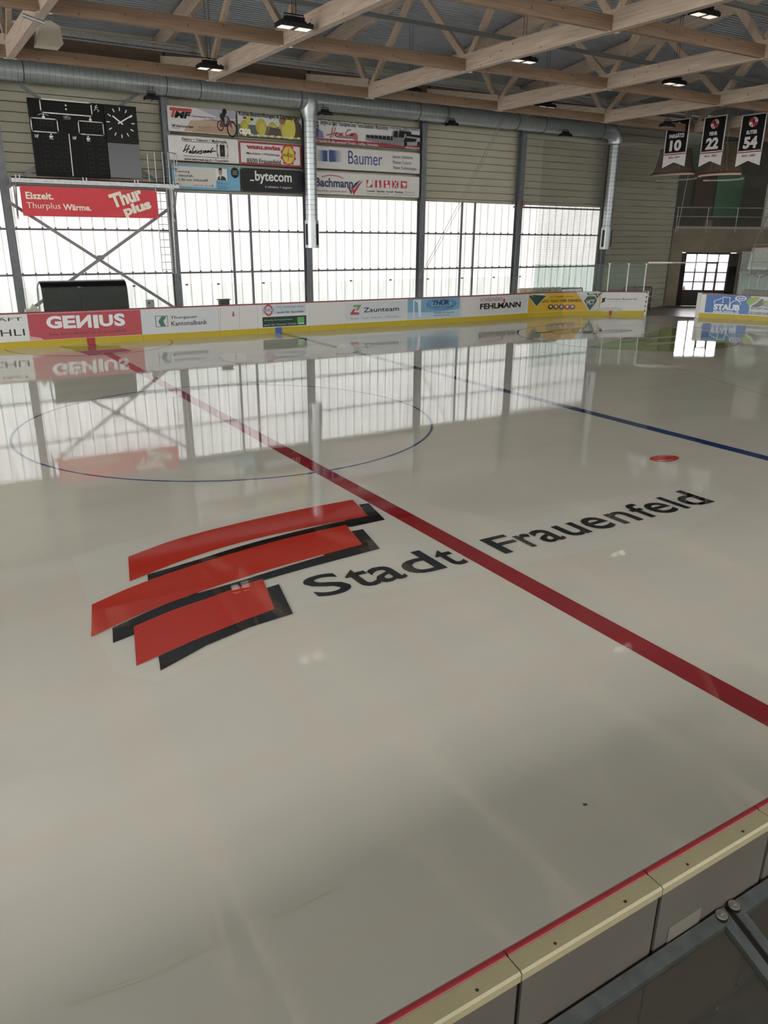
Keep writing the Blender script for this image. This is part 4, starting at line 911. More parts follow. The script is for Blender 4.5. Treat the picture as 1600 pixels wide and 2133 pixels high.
b1 = crop(0, 560, .28125); b2 = crop(400, 580, .28125); b3 = crop(800, 560, .34375); b8 = crop(0, 560, .125); bc = crop(1000, 560, .21875); bs = crop(1250, 440, .21875)
def full(p, r, c, z0=.245, z1=1.18, g=.01): p.rect(r[0]+g, z0, r[1]-g, z1, c)
def d_haft(p, r):
    full(p, r, '#cfd1d1'); p.textp('GESCHÄFT', (-105, 560+915/8), (560*0+365/8, 560+793/8), '#33373c', 0); p.textp('RÜÜTCHLI', (-130, 560+1185/8), (400/8, 560+972/8), '#2d3136', .0)
def d_gen(p, r):
    full(p, r, '#a8404a')
    W = '#d9dde0'
    for t, x0, x1, mir in (('G', 785, 1015, False), ('E', 1060, 1245, False), ('N', 1285, 1510, True)): p.textp(t, b8(x0, 1000-(x0-785)*.02), b8(x1, 780-(x1-1015)*.03), W, .045, 0, mir)
    for t, x0, x1, y0, y1 in (('I', 697, 722, 437, 340), ('U', 740, 832, 425, 337), ('S', 850, 920, 422, 328)): p.textp(t, b1(x0, y0+3), b1(x1, y1), W, .045)
    p.textp('Die Druckerei in Frauenfeld', b1(365, 495), b1(928, 448), '#4c2a31', .0)
    p.polyp([b1(222, 532), b1(225, 500), b1(300, 510), b1(325, 525)], '#c79aa0')
    u = p.px(b1(672, 510))[0]; p.rect(u-.15, 0.0, u+.15, .24, '#9c1424')
def d_tkb(p, r):
    full(p, r, '#c3c8cc')
    p.rectp(b1(1155, 432), b1(1240, 345), '#4a5a58'); p.lift += .0005; p.rectp(b1(1160, 428), b1(1236, 349), '#c3c8cc'); p.polyp([b1(1195, 352), b1(1233, 352), b1(1210, 388), b1(1228, 425), b1(1190, 425), b1(1172, 388)], '#3d6b5c')
    p.textp('Thurgauer', b1(1262, 378), b1(1462, 342), '#3a3f44', .01); p.textp('Kantonalbank', b1(1270, 423), b1(1532, 376), '#3a3f44', .01)
def d_bottle(p, r):
    full(p, r, '#cbccca'); p.strokep([b2(210, 215), b2(213, 380)], .012, '#8b8d8e'); p.strokep([b2(350, 208), b2(352, 372)], .012, '#8b8d8e')
    p.polyp([b2(302, 245), b2(310, 245), b2(314, 280), b2(298, 282)], '#b0202c')
def d_bar(p, r):
    full(p, r, '#cdcfd0'); p.rectp(b2(520, 268), b2(842, 190), '#b3bcc4'); p.rectp(b2(524, 362), b2(846, 272), '#343a3d')
    u, v = p.px(b2(566, 235)); p.ell(u, v, .2, .24, '#b34048', n=26, hole=.68); p.rect(u-.24, v-.045, u+.24, v+.045, '#55688e'); p.text('FLEIN BAR', u-.22, v-.035, u+.22, v+.035, '#c9cdd4', .02)
    p.textp('Die spezielle BAR', b2(628, 218), b2(830, 203), '#3c4e7c', .04); p.textp('auch für Sportler', b2(628, 262), b2(830, 236), '#3c4e7c', .04)
    G = '#62a566'; p.textp('druckt & beschriftet', b2(532, 316), b2(745, 296), G, .04); p.textp('auch für Deinen Verein', b2(532, 352), b2(772, 326), G, .04); p.rectp(b2(780, 340), b2(830, 284), '#4d9a58'); p.textp('fms', b2(792, 337), b2(828, 324), '#d6ddd6', .03)
    uu = p.px(b2(640, 380))[0]; p.rect(uu-.15, 0.0, uu+.15, .24, '#1f4f9e')
def d_zaun(p, r):
    full(p, r, '#cbcdce'); p.rectp(b2(1140, 318), b2(1590, 165), '#bfc5cc')
    p.polyp([b2(1190, 198), b2(1252, 194), b2(1250, 206), b2(1230, 236), b2(1212, 236), b2(1226, 212), b2(1200, 214)], '#6d8f4c'); p.polyp([b2(1196, 226), b2(1212, 226), b2(1198, 250), b2(1236, 250), b2(1238, 268), b2(1172, 270), b2(1174, 256)], '#a02f3c')
    p.textp('Zaunteam', b2(1270, 252), b2(1533, 205), '#25282c', .012); p.textp('Zäune - Tore - Geländer - Sichtschutz', b2(1173, 303), b2(1532, 275), '#45484c')
def d_thur(p, r):
    full(p, r, '#cccdcc'); p.rectp(b3(143, 298), b3(462, 168), '#6d9dbb'); p.polyp([b3(143, 305), b3(462, 290), b3(462, 240), b3(330, 262), b3(143, 265)], '#a9c0cd')
    p.strokep([b3(180, 298), b3(180, 192), b3(222, 190), b3(218, 290)], .07, '#cdd6dc'); p.polyp([b3(180, 192), b3(205, 205), b3(210, 285), b3(222, 290), b3(222, 190)], '#d5dde2')
    p.textp('THÜR', b3(292, 222), b3(396, 182), '#16305c', .06, .2); p.textp('PERSONAL', b3(300, 236), b3(422, 222), '#16305c', .02, .2)
    u, v = p.px(b3(348, 212)); p.ell(u, v, .86, .27, '#2a5c92', n=36, hole=.93); p.ell(u, v-.01, .72, .21, '#2a5c92', n=36, hole=.93)
    p.textp('Temporär und Dauerstellen', b3(300, 250), b3(424, 240), '#2c3c52', .01); p.textp('Weinfelden 071 626 30 36', b3(300, 272), b3(422, 258), '#2c3c52', .02); p.textp('www.thur-personal.ch', b3(300, 287), b3(400, 274), '#2c3c52', .02)
def d_fehl(p, r):
    full(p, r, '#c8c9c7'); p.rectp(b3(570, 276), b3(864, 155), '#c3c5c5')
    p.textp('SCHREINEREI', b3(582, 200), b3(718, 172), '#8c3038', .0); p.textp('MÜLLHEIM', b3(770, 186), b3(830, 177), '#8d8f90'); p.textp('FEHLMANN', b3(580, 246), b3(828, 198), '#17181b', .035); p.polyp([b3(722, 180), b3(730, 180), b3(731, 206), b3(722, 206)], '#a8262e')
    p.textp('Ausstellung für KÜCHEN, BÄDER und WOHNEN!', b3(578, 268), b3(828, 252), '#4a4c50')
def d_lion(p, r):
    full(p, r, '#c6a02c')
    def dia(q, s):
        u, v = p.px(q); p.poly([(u-1.1*s, v+.15), (u-.6*s, min(v+.42, 1.17)), (u+.6*s, min(v+.42, 1.17)), (u+1.1*s, v+.15), (u, v-.42)], '#c9cdc6'); p.poly([(u-1.0*s, v+.14), (u-.55*s, min(v+.38, 1.14)), (u+.55*s, min(v+.38, 1.14)), (u+1.0*s, v+.14), (u, v-.37)], '#28483a'); p.text('HCT', u-.6*s, v-.05, u+.6*s, v+.2, '#b9bfb4', .03)
    p.polyp([bc(915, 218), bc(1135, 215), bc(1130, 395), bc(1030, 398)], '#b9bcbc'); p.polyp([bc(915, 220), bc(1020, 218), bc(1130, 300), bc(1130, 330), bc(1030, 398), bc(1100, 320)], '#c8cacb')
    dia(bc(540, 285), .6); dia(bc(1085, 250), .5); dia(bc(1048, 330), .4)
    p.textp('HCT YOUNG LIONS', bc(662, 275), bc(880, 255), '#4d4526', .01); p.textp('«DO SIND MIR DIHEI!»', bc(578, 324), bc(970, 287), '#2e2b22', .0)
    for k, x in enumerate((668, 718, 770, 824, 873)): u, v = p.px(bc(x, 362)); p.ell(u, v, .17, .13, ['#3a3d3a', '#5a4a55', '#4a5a78', '#a33a3a', '#41506e'][k], n=14); p.ell(u, v+.02, .08, .07, '#c9c5ba', n=10)
def d_car(p, r):
    full(p, r, '#cacbca')
    p.polyp([bc(1160, 280), bc(1200, 275), bc(1185, 300), bc(1195, 310), bc(1170, 318), bc(1148, 328), bc(1162, 305)], '#2a2c30')
    p.textp('Carrosserie Bossard AG', bc(1210, 294), bc(1497, 281), '#2f3135', .02, .2); p.textp('Autospenglerei und Lackiererei', bc(1210, 313), bc(1420, 306), '#7c7e80')
    for k in range(7): u, v = p.px(bc(1150+k*28, 392)); p.ell(u, .25+.06, .2, .09+.02*(k % 3), '#b4b6b6', n=12)
    u = p.px(bc(1240, 420))[0]; p.rect(u-.06, 0, u+.06, .24, '#8f1f28')
cuts = [-999, 57, 294, 456, 537, 645, 719, 848, 960, 1098, 1247, 1400]
cutS = [PL.hit((max(x, -400), 665))[0] for x in cuts]; cutS[0] = 14.; cutS[-1] = PL.d[-1]
specs = [('white rink board section with cut-off black lettering at the left picture edge', d_haft), ('rink board section with a red printing company advert and white capitals', d_gen),
    ('pale rink board section with a green arrow emblem of a bank', d_tkb), ('plain white rink board section with a narrow door and a small red bottle sticker', d_bottle),
    ('rink board section with a bar advert above a black and green advert', d_bar), ('blank white rink board section between the bar advert and the fence company advert', lambda p, r: full(p, r, '#cbcbc9')),
    ('white rink board section with a red and green folded Z emblem', d_zaun), ('rink board section with a light blue staffing advert and open door picture', d_thur),
    ('white rink board section with a joinery advert in heavy black capitals', d_fehl), ('curved yellow rink board section with green diamond crests', d_lion), ('last white curved rink board section before the open gate', d_car)]
ends = []
for (lab, fn), a, b in zip(specs, cutS[:-1], cutS[1:]): ends.append(board(PL, a, b, lab, fn))
e = ends[-1]; q = PL.at(PL.d[-1], 0); mb = MB(); d_ = (PL.p[-1]-PL.p[-2]).normalized()
mb.box((q.x-.02, q.y-.02, 0), (q.x+.14, q.y+.16, 1.26)); mb.build('end_post', WHITE, e)
mb = MB()
for k in range(5): z = .2+k*.24; mb.box((q.x-.03, q.y-.03, z), (q.x+.02, q.y+.0, z+.08))
mb.build('latch_hole', BLACK, e)
# right side boards
def d_staub(p, r):
    p.rect(r[0]+.25, .28, r[1]-.02, 1.19, '#2b64a6'); W = '#d3dbe4'
    p.textp('STAUB', bs(1078, 938), bs(1335, 892), W, .06); p.textp('staub-immo.ch', bs(1073, 970), bs(1325, 945), W, .03)
    for pts in ([(1088, 878), (1088, 855), (1158, 830)], [(1158, 868), (1172, 868), (1172, 818), (1240, 822), (1235, 885)], [(1240, 885), (1250, 870), (1300, 842), (1338, 868), (1335, 890)]): p.strokep([bs(*a) for a in pts], .035, W)
    u, v = p.px(bs(1343, 830)); p.ell(u, v, .28, .13, W, n=22, hole=.72); p.text('60', u-.13, v-.05, u+.13, v+.05, W, .03)
def d_me(p, r):
    full(p, r, '#c9cbcd', .28, 1.19); u, v = p.px(bs(1483, 865)); p.ell(u, v, .42, .25, '#46494d', n=28); p.poly([(u+.42*cos(t), v+.25*sin(t)) for t in [pi*.30+i*pi/14 for i in range(15)]], '#7fa23c'); p.stroke([(u-.25, v-.22), (u, v-.05), (u+.24, v+.2)], .07, '#c9cbcd')
    p.textp('ME', bs(1545, 878), bs(1620, 850), '#8aa84e', .04); p.textp('WERBE', bs(1540, 908), bs(1660, 888), '#7b7e80', .03); p.textp('BESCHRIFTUNG, DRUCK', bs(1435, 936), bs(1700, 926), '#64686c', .02); p.textp('SIE LASSEN NUR SCHAUEN', bs(1425, 982), bs(1720, 972), '#64686c', .02)
sa = PR.hit((1560, 640))[0]
board(PR, 0, PR.hit((1562, 640))[0], 'blue rink board section with white house outline right of the open gate', d_staub)
board(PR, PR.hit((1562, 640))[0], PR.hit((1562, 640))[0]+4.2, 'white rink board section with a green and grey round emblem at the right edge', d_me)
q = PR.at(0, 0); mb = MB(); mb.box((q.x-.12, q.y+.0, 0), (q.x+.05, q.y+.16, 1.26)); o = mb.build('gate_post', WHITE, None, (q.x, q.y, 0)); tag(o, 'white post at the right side of the open rink gate', 'post')
q = PL.at(PL.d[-1], 0); mb = MB()
mb.tube([(q.x+.15, q.y+.1, 1.2), (q.x+.4, q.y+.1, 1.35), (q.x+.75, q.y+.0, 1.3), (q.x+.5, q.y, 1.0), (q.x+.2, q.y+.1, .95)], .025, 6, sm=False); mb.tube([(q.x+.2, q.y+.1, .5), (q.x+.6, q.y, .8), (q.x+.2, q.y+.1, 1.1)], .02, 6, sm=False)
mb.build('gate_handle', GALV, ends[-1])

# ------------------------------------------------------------------ glass above the boards
def glass(path, s0, s1, z1, label, clip=True, m=GLASS, off=-.07, post=False):
    c = path.at((s0+s1)/2, off, H); e = empty('glass_pane', c, label, 'glass pane', 'protective glass above the boards')
    mb = MB(); a, b = path.at(s0+.01, off, 0), path.at(s1-.01, off, 0); n_ = Vector((-(b-a).y, (b-a).x, 0)).normalized()*.006
    vs = [a-n_, b-n_, b+n_, a+n_]; mb.add([v+Vector((0, 0, z)) for z in (H, z1) for v in vs], [(3,2,1,0),(4,5,6,7),(0,1,5,4),(1,2,6,5),(2,3,7,6),(3,0,4,7)]); mb.build('sheet', m, e)
    if clip: mb = MB(); mb.box((b.x-.05, b.y-.02, z1-.05), (b.x+.05, b.y+.02, z1+.01)); mb.build('clip', mat('#55524d', .5), e)
    if post: mb = MB(); mb.tube([(b.x, b.y-.03, H), (b.x, b.y-.03, z1+.04)], .03, 8); mb.box((b.x-.06, b.y-.06, z1), (b.x+.06, b.y, z1+.06)); mb.build('post', WHITE, e)
gx = [-8.1, -6.1, -4.1, -2.15, -.15, 1.85, 3.9, 5.2, 7.15, 9.2, 11.3, 13.35, 15.4, 17.4, 19.4, 21.2]
for i, (a, b) in enumerate(zip(gx[:-1], gx[1:])):
    glass(PL, a-RX0, b-RX0, 2.08 if a > -9 else 2.4, 'clear glass pane above the far boards, ' + ['outermost beyond the left picture edge', 'second beyond the left picture edge', 'third beyond the left picture edge', 'at the left picture edge', 'left half behind the red advert', 'right half behind the red advert', 'behind the bank emblem', 'behind the bank lettering', 'behind the door with bottle sticker', 'behind the bar advert', 'behind the blank white section', 'behind the folded Z emblem', 'behind the staffing advert', 'left of the joinery advert', 'right of the joinery advert'][i])
ss = [PL.hit((x, 640))[0] for x in (1110, 1165, 1205, 1262, 1301, 1337)]
for i, (a, b) in enumerate(zip(ss[:-1], ss[1:])):
    glass(PL, a, b, 2.62, 'tall greenish glass pane on the curved boards, %s' % ['first from the left', 'second from the left', 'third from the left', 'fourth from the left, with white post', 'last one before the gate'][i], False, GLASSG, post=i >= 2)
gs = [PR.hit((x, 640))[0] for x in (1528, 1552, 1590)]; gs.append(gs[-1]+2)
for i, (a, b) in enumerate(zip(gs[:-1], gs[1:])): glass(PR, a, b, 3.35, 'tall greenish glass pane right of the gate, %s' % ['beside the gate opening', 'in front of the platform', 'at the right picture edge'][i], False, GLASSG)
a = PL.at(PL.d[-1], -.1); b = Vector((30.4, 11.5, 0))
mb = MB(); pa = ony((1322, 534), a.y); mb.bar((a.x-.1, a.y, 2.72), (b.x+.2, b.y+.2, 2.75), .06, .07); o = mb.build('gate_lintel_rail', mat('#c9c6bf', .4, .3), None, (a.x, a.y, 2.72)); tag(o, 'pale rail across the top of the open rink gate', 'rail')

# ------------------------------------------------------------------ objects behind the boards
sh = empty('team_bench_shelter', (.1, 15.5, 0), 'large black curved bench shelter standing behind the red board', 'shelter')
prof = [(15.02, 0), (15.02, 1.6), (15.06, 2.0), (15.2, 2.2), (15.4, 2.26), (15.4, 2.2), (15.24, 2.14), (15.12, 1.96), (15.09, 1.6), (15.09, 0)]
x0_, x1_ = ony((86, 600), 15.05).x, ony((265, 600), 15.05).x
mb = MB(); mb.prism(prof, lambda a: (x0_, a[0], a[1]), lambda a: (x1_, a[0], a[1])); mb.build('shell', mat('#08080a', .8, 0, .3, 10), sh)
mb = MB(); mb.box((x0_-.02, 15.1, 0), (x0_+.0, 15.98, 2.15)); mb.build('side_pane', GLASS, sh)
mb = MB(); mb.tube([(x0_-.06, 15.75, .0), (x0_-.06, 15.75, 1.6), (x0_-.05, 15.65, 2.05), (x0_, 15.4, 2.24)], .025, 6); mb.tube([(x0_, 15.35, 2.25), (x1_, 15.35, 2.25)], .03, 8); mb.build('tube_frame', GALV, sh)
def sbox(name, pa, pb, y, d, m, label, cat):
    A, B = ony(pa, y), ony(pb, y); mb = MB(); z0 = min(A.z, B.z); mb.box((A.x, y, z0), (B.x, y+d, A.z)); o = mb.build(name, m, None, ((A.x+B.x)/2, y+d/2, z0)); return tag(o, label, cat)
mb = MB(); A = ony((306, 625), 15.1); B = ony((322, 637), 15.1); mb.box((A.x, 15.1, 0), (B.x, 15.3, A.z)); mb.box((A.x+.05, 15.09, A.z-.15), (A.x+.1, 15.1, A.z-.08), 1)
o = mb.build('control_box', [mat('#8b9292', .5), BLACK], None, ((A.x+B.x)/2, 15.2, 0)); tag(o, 'small grey control box standing behind the bank advert board', 'box')
mb = MB(); A = ony((458, 625), 15.0); B = ony((477, 632), 15.0); mb.box((A.x, 14.92, 0), (B.x, 15.2, A.z)); mb.box((A.x-.06, 14.9, A.z), (B.x+.06, 15.22, A.z+.03)); o = mb.build('equipment_case', mat('#2a2726', .5), None, ((A.x+B.x)/2, 15.05, 0)); tag(o, 'dark equipment case peeking over the white board with the red bottle', 'case')
mb = MB(); A = ony((53, 645), 15.0); B = ony((84, 648), 15.0); mb.box((A.x, 14.95, 0), (B.x, 15.3, A.z)); mb.prism([(A.x+.15, 0), (B.x-.05, 0), (B.x-.2, .18)], lambda a: (a[0], 15.0, A.z+a[1]), lambda a: (a[0], 15.25, A.z+a[1])); o = mb.build('storage_bin', mat('#b9b3a8', .5), None, ((A.x+B.x)/2, 15.1, 0)); tag(o, 'small pale bin left of the black bench shelter', 'bin')
def goal(cx, cy, rz, label, m='#7a2a30'):
    e = empty('ice_hockey_goal', (cx, cy, 0), label, 'goal', 'spare goals behind the boards'); R_ = Matrix.Rotation(rz, 3, 'Z')
    def T(x, y, z): v = R_ @ Vector((x, y, 0)); return Vector((cx+v.x, cy+v.y, z))
    mb = MB(); mb.tube([T(-.92, 0, 0), T(-.92, 0, 1.25), T(-.85, 0, 1.33), T(.85, 0, 1.33), T(.92, 0, 1.25), T(.92, 0, 0)], .03, 8); mb.build('front_frame', mat(m, .4), e)
    mb = MB(); mb.tube([T(-.92, 0, .03), T(-.8, .8, .03), T(0, 1.1, .03), T(.8, .8, .03), T(.92, 0, .03)], .025, 8); mb.tube([T(-.8, .0, 1.33), T(-.4, .5, 1.33), T(.4, .5, 1.33), T(.8, 0, 1.33)], .02, 6); mb.build('base_frame', mat('#c9c2b5', .5), e)
    prf = [(-.92, 0), (-.8, .8), (0, 1.1), (.8, .8), (.92, 0)]; top = [(-.85, 0), (-.4, .5), (0, .5), (.4, .5), (.85, 0)]
    grid = [[(T(a[0], a[1], .05), (i*.7, 0)) for i, a in enumerate(prf)], [(T(a[0], a[1], 1.3), (i*.7, 1.3)) for i, a in enumerate(top)]]
    uvmesh('net', grid, NETG, e)
goal(25.6, 15.75, .1, 'spare ice hockey goal behind the curved boards, left of the gate'); goal(30.2, 15.2, -.3, 'ice hockey goal standing just behind the left side of the open gate', '#5c2a30')
mb = MB(); A = ony((1095, 606), 15.7)
for k in range(7):
    x = 21.6+k*.42; mb.tube([(x, 15.5, 1.30), (x+.38, 15.5, 1.34)], [.13, .12], 8)
mb.box((21.6, 15.42, 0), (24.7, 15.6, 1.22)); o = mb.build('padding_roll', mat('#c9bca8', .7), None, (23, 15.5, 0)); tag(o, 'row of pale padding rolls on a rack behind the yellow board', 'padding')
mb = MB(); mb.tube([wpt(-1.7, -2.2, 0), wpt(-2.3, -1.9, 1.35)], .05, 8); o = mb.build('padded_post', mat('#77736b', .6), None, tuple(wpt(-1.7, -2.2, 0))); tag(o, 'grey leaning post in the gate passage', 'post')
# snow heap at the gate
mb = MB(); rnd = random.Random(4)
c0 = onz((1350, 640)); c1 = onz((1402, 634)); nseg = 26
for i in range(nseg):
    t = i/(nseg-1); P = c0+(c1-c0)*t; r_ = .16+.1*rnd.random(); vs = []; 
    for a in range(7): vs.append((P.x+r_*cos(a*.9), P.y+r_*sin(a*.9)*1.2, 0))
    vs.append((P.x, P.y, .10+.1*rnd.random())); mb.add(vs, [(a, (a+1) % 7, 7) for a in range(7)], 0, False)
o = mb.build('snow_ridge', mat('#b8b4ab', .8), None, tuple(c0)); tag(o, 'low ridge of dirty snow on the floor of the gate passage', 'snow', kind='stuff')
ext = onz((1419, 630)); x_, y_ = ext.x, ext.y; e = empty('fire_extinguisher', (x_, y_, 0), 'red fire extinguisher standing at the left jamb of the gate', 'fire extinguisher')
mb = MB(); mb.tube([(x_, y_, 0), (x_, y_, .7), (x_, y_, .85), (x_, y_, .95)], [.12, .12, .09, .04], 12); mb.build('cylinder', mat('#8e1820', .4), e); mb = MB(); mb.tube([(x_, y_, .93), (x_+.05, y_, 1.05), (x_+.2, y_, .8)], .02, 6); mb.build('hose', BLACK, e)
# platform with railing at the right edge
pf = empty('camera_platform', wpt(6.5, -1.2, 0), 'grey steel platform with railing and white equipment behind the right-hand glass', 'platform')
mb = MB(); wbox(mb, 4.35, 10, -2.0, -.6, 2.0, 2.12); mb.build('deck', mat('#55554f', .6), pf)
mb = MB(); z_ = 3.65
for z in (2.7, z_): mb.tube([wpt(4.4, -2.0, z), wpt(10, -2.0, z)], .025, 6)
for u in (4.4, 6.2, 8): mb.tube([wpt(u, -2, 2.0), wpt(u, -2, z_)], .03, 6)
mb.tube([wpt(4.4, -2.0, z_), wpt(5.3, -1.0, 5.2)], .03, 6); mb.tube([wpt(4.9, -2.0, z_), wpt(5.5, -1.0, 4.8)], .03, 6); mb.build('railing', GALV, pf)
mb = MB(); mb.tube([wpt(5.05, -1.6, 0), wpt(5.2, -1.6, 2.05)], .04, 8); mb.tube([wpt(4.8, -1.6, 2.0), wpt(5.2, -1.6, 1.75), wpt(5.6, -1.6, 2.0)], .03, 6, sm=False); mb.build('support', GALV, pf)
mb = MB(); mb.prism([(0, 0), (1.05, 0), (1.3, .95), (1.2, 1.2), (1.0, 1.25), (0.1, 1.22)], lambda a: wpt(4.45+a[0], -1.7, 2.25+a[1]), lambda a: wpt(4.45+a[0], -1.45, 2.25+a[1])); o = mb.build('plastic_chair_stack', mat('#cfc6bd', .5), None, tuple(wpt(5, -1.6, 2.2))); tag(o, 'white moulded plastic sheet leaning on the platform railing at the right edge', 'plastic sheet')
mb = MB(); wbox(mb, 5.6, 7.2, .0, .25, 4.65, 7.0); o = mb.build('white_pillar', mat('#bdb7ab', .6), None, tuple(wpt(6, 0, 4.65))); tag(o, 'pale upright panel on the balcony at the right picture edge', 'panel')
mb = MB(); wbox(mb, 4.6, 12, -.5, -.2, 0, 2.0); o = mb.build('glass_bench_wall', mat('#a9b4ae', .5, 0, .06, 2), None, tuple(wpt(6, -.3, 0))); tag(o, 'pale greenish wall panel behind the right-hand glass', 'panel')
goal(34.2, 10.2, -1.3, 'grey ice hockey goal behind the right-hand boards at the picture edge', '#6f7272')

# ------------------------------------------------------------------ near boards and bench frames
YN0 = -14.53
secs = [(-7.6, -5.95), (-5.95, -4.268), (-4.268, -3.436), (-3.436, -2.604), (-2.604, -1.77), (-1.77, 0.), (0, 1.7)]
nl = ['first', 'longer one cut by the bottom picture edge', 'short one in the middle of the bottom', 'one in front of the corner of the metal frames', 'one at the right picture edge', 'sixth', 'seventh']
secs = [(-7.6, -4.268), (-4.268, -3.436), (-3.436, -2.604), (-2.604, -1.77), (-1.77, .1)]
nl = ['long one running out at the bottom picture edge', 'left of the gap with the black strip', 'behind the corner of the metal frames', 'at the right picture edge', 'outside the picture on the right']
CRM = mat('#8f886c', .45, 0, .05, 5); BACK = mat('#54514b', .4, 0, .08, 1.5)
for (a, b), lab in zip(secs, nl):
    e = empty('dasher_board', ((a+b)/2, YN0-.06, 0), 'near rink board with cream top, '+lab, 'dasher board', 'near rink boards')
    mb = MB(); pr = [(-.018, 1.153), (-.105, 1.153), (-.105, 1.19), (-.095, 1.2), (-.018, 1.2)]
    mb.prism(pr, lambda q: (a+.003, YN0+q[0], q[1]), lambda q: (b-.003, YN0+q[0], q[1])); mb.build('top_plate', CRM, e)
    mb = MB(); mb.tube([(a+.004, YN0+.0, 1.185), (b-.004, YN0+.0, 1.185)], .022, 12); mb.build('red_edge', mat('#7c2529', .35), e)
    mb = MB(); mb.box((a+.003, YN0-.012, 0), (b-.003, YN0+.012, 1.17)); mb.build('face_panel', BOARDWHITE, e)
    mb = MB(); mb.box((a+.014, YN0-.098, .05), (b-.014, YN0-.085, 1.15)); mb.build('back_panel', BACK, e)
    mb = MB(); mb.box((b-.03, YN0-.084, .02), (b+.03, YN0-.03, 1.15)); mb.build('black_strip', mat('#0c0b0a', .8), e)
    mb = MB()
    for t in ((.25, .75) if b-a < 2 else (.06, .24, .42, .6, .78, .94)):
        x = a+(b-a)*t; mb.tube([(x, YN0-.072, 1.2), (x, YN0-.072, 1.2025)], .0065, 10)
    mb.build('screw', mat('#3c3527', .5, .5), e)
# tilted perspex frames lying between the boards and the stands
PLEX = glass_mat('scratched_perspex', (.62, .54, .45, 1), .05, .35); FR = mat('#474b4a', .5, .5, .22, 14, .1)
ZF0, YF0, SL = .81, -14.645, .45
def fp(x, t, lift=0.): # t = distance away from the boards towards the stands
    return Vector((x, YF0-t, ZF0-SL*t+lift))
def frame(xa, xb, T_, label):
    e = empty('perspex_frame', fp((xa+xb)/2, T_/2), label, 'frame', 'perspex frames beside the near boards')
    def slab(mb, x0, x1, t0, t1, l0, l1): mb.add([fp(x, t, l) for l in (l0, l1) for x, t in ((x0, t0), (x1, t0), (x1, t1), (x0, t1))], [(0,1,2,3),(7,6,5,4),(4,5,1,0),(5,6,2,1),(6,7,3,2),(7,4,0,3)])
    mb = MB(); w_ = .055
    slab(mb, xa, xb, 0, w_, -.004, .004); slab(mb, xa, xb, T_-w_, T_, -.004, .004); slab(mb, xa, xa+w_, w_, T_-w_, -.004, .004); slab(mb, xb-w_, xb, w_, T_-w_, -.004, .004)
    slab(mb, xa+w_, xb-w_, w_, w_+.006, -.04, .004); slab(mb, xb-w_-.006, xb-w_, w_, T_-w_, -.04, .004); mb.build('metal_angle', FR, e)
    mb = MB(); slab(mb, xa+w_, xb-w_, w_+.006, T_-w_, -.03, -.026); o = mb.build('perspex_sheet', PLEX, e)
    mb = MB(); rnd = random.Random(int(xa*10)+99)
    for k in range(34):
        x = xa+.1+rnd.random()*(xb-xa-.2); t = .1+rnd.random()*(T_-.2); an = rnd.random()*3; ln = .01+.04*rnd.random(); q0 = (x, t); q1 = (x+ln*cos(an), t+ln*sin(an)); q1 = (min(q1[0], xb-.07), min(max(q1[1], .07), T_-.07))
        mb.add([fp(q0[0], q0[1], -.0255), fp(q1[0], q1[1], -.0255), fp(q1[0]+.0008, q1[1]+.0008, -.0255)], [(0, 1, 2)])
    mb.build('scratches', mat('#a39d8c', .6), o)
frame(-5.4, -2.925, .95, 'galvanised angle frame with scratched dark perspex, lower right corner of the picture')
frame(-2.885, -.6, .95, 'galvanised angle frame with perspex cut off by the right picture edge')
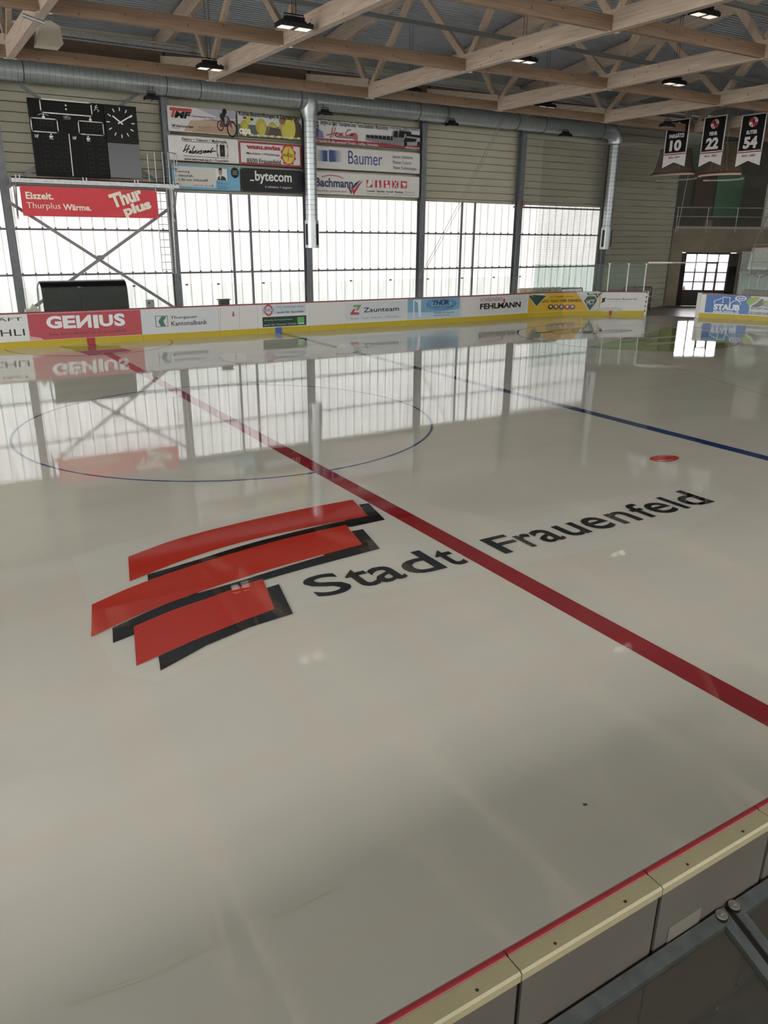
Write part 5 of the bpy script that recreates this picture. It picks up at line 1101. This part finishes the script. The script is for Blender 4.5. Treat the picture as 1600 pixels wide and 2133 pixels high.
for x, t, lab in ((-2.972, .022, 'left'), (-2.868, .018, 'right')):
    e = empty('bolt_washer', fp(x, t), 'large round washer with bolt head on the frame corner, %s of the two' % lab, 'washer', 'washers on the frame corners')
    P = fp(x, t, .005); nrm = Vector((0, -SL, 1)).normalized()*1; nrm = Vector((0, SL*-1, 1)).normalized(); nrm = Vector((0, -SL, 1)).normalized()
    nrm = Vector((0, -.41, .91)) if False else Vector((0, -SL, 1)).normalized()
    nrm = Vector((0, -SL, 1)).normalized(); up_ = Vector((0, SL, 1)).normalized(); up_ = Vector((0, -SL, 1)).normalized()
    mb = MB(); mb.tube([P-Vector((0, 0, .012)), P+Vector((0, 0, .004))], .033, 20); mb.build('rubber_ring', mat('#121212', .7), e)
    mb = MB(); mb.tube([P+Vector((0, 0, .004)), P+Vector((0, 0, .012))], [.03, .028], 20); mb.build('washer_disc', mat('#8e8c80', .4, .6, .2, 30), e)
    mb = MB(); mb.tube([P+Vector((0, 0, .012)), P+Vector((0, 0, .02))], .009, 6, sm=False); mb.build('bolt_head', GALV, e)
mb = MB(); mb.box((-2.921, -14.66-.9, .2), (-2.889, -14.66, .79)) if False else mb.add([fp(x, t, l) for l in (-.05, -.006) for x, t in ((-2.922, .02), (-2.888, .02), (-2.888, .93), (-2.922, .93))], [(0,1,2,3),(7,6,5,4),(4,5,1,0),(5,6,2,1),(6,7,3,2),(7,4,0,3)])
o = mb.build('rubber_seal', mat('#0d0c0c', .7), None, tuple(fp(-2.905, .4))); tag(o, 'black rubber seal in the gap between the two perspex frames', 'seal')
# hinge plate on the back of the board
mb = MB(); mb.box((-3.33, YN0-.104, .77), (-3.1, YN0-.0985, .90)); mb.box((-3.33, YN0-.118, .77), (-3.1, YN0-.104, .775)); o = mb.build('hinge_plate', mat('#7d7a72', .4, .4), None, (-3.2, YN0-.1, .77)); tag(o, 'flat metal plate screwed to the back of the near board by the frame corner', 'plate')
# trampled floor with dry debris under the frames
mb = MB(); mb.box((-8, -18, -.01), (2, YN0-.1, .02)); struct(mb.build('floor_stands', mat('#4a4034', .9, 0, .5, 9, .5)))
mb = MB(); rnd = random.Random(5)
for k in range(900):
    x = -3.6+2.6*rnd.random(); y_ = -15.75+.95*rnd.random(); a = rnd.random()*6.28; s = .03+.05*rnd.random()
    P = Vector((x, y_, .03+.02*rnd.random())); q = Vector((cos(a), sin(a), .3*rnd.random()))*s; r_ = Vector((-sin(a), cos(a), 0))*s*.4
    mb.add([P, P+q*.5+r_, P+q, P+q*.5-r_], [(0, 1, 2, 3)])
o = mb.build('dry_leaves', mat('#4a3426', .9, 0, .4, 20), None, (-2.5, -15.2, .02)); tag(o, 'dark dry leaves lying under the perspex frame', 'leaves', kind='stuff')
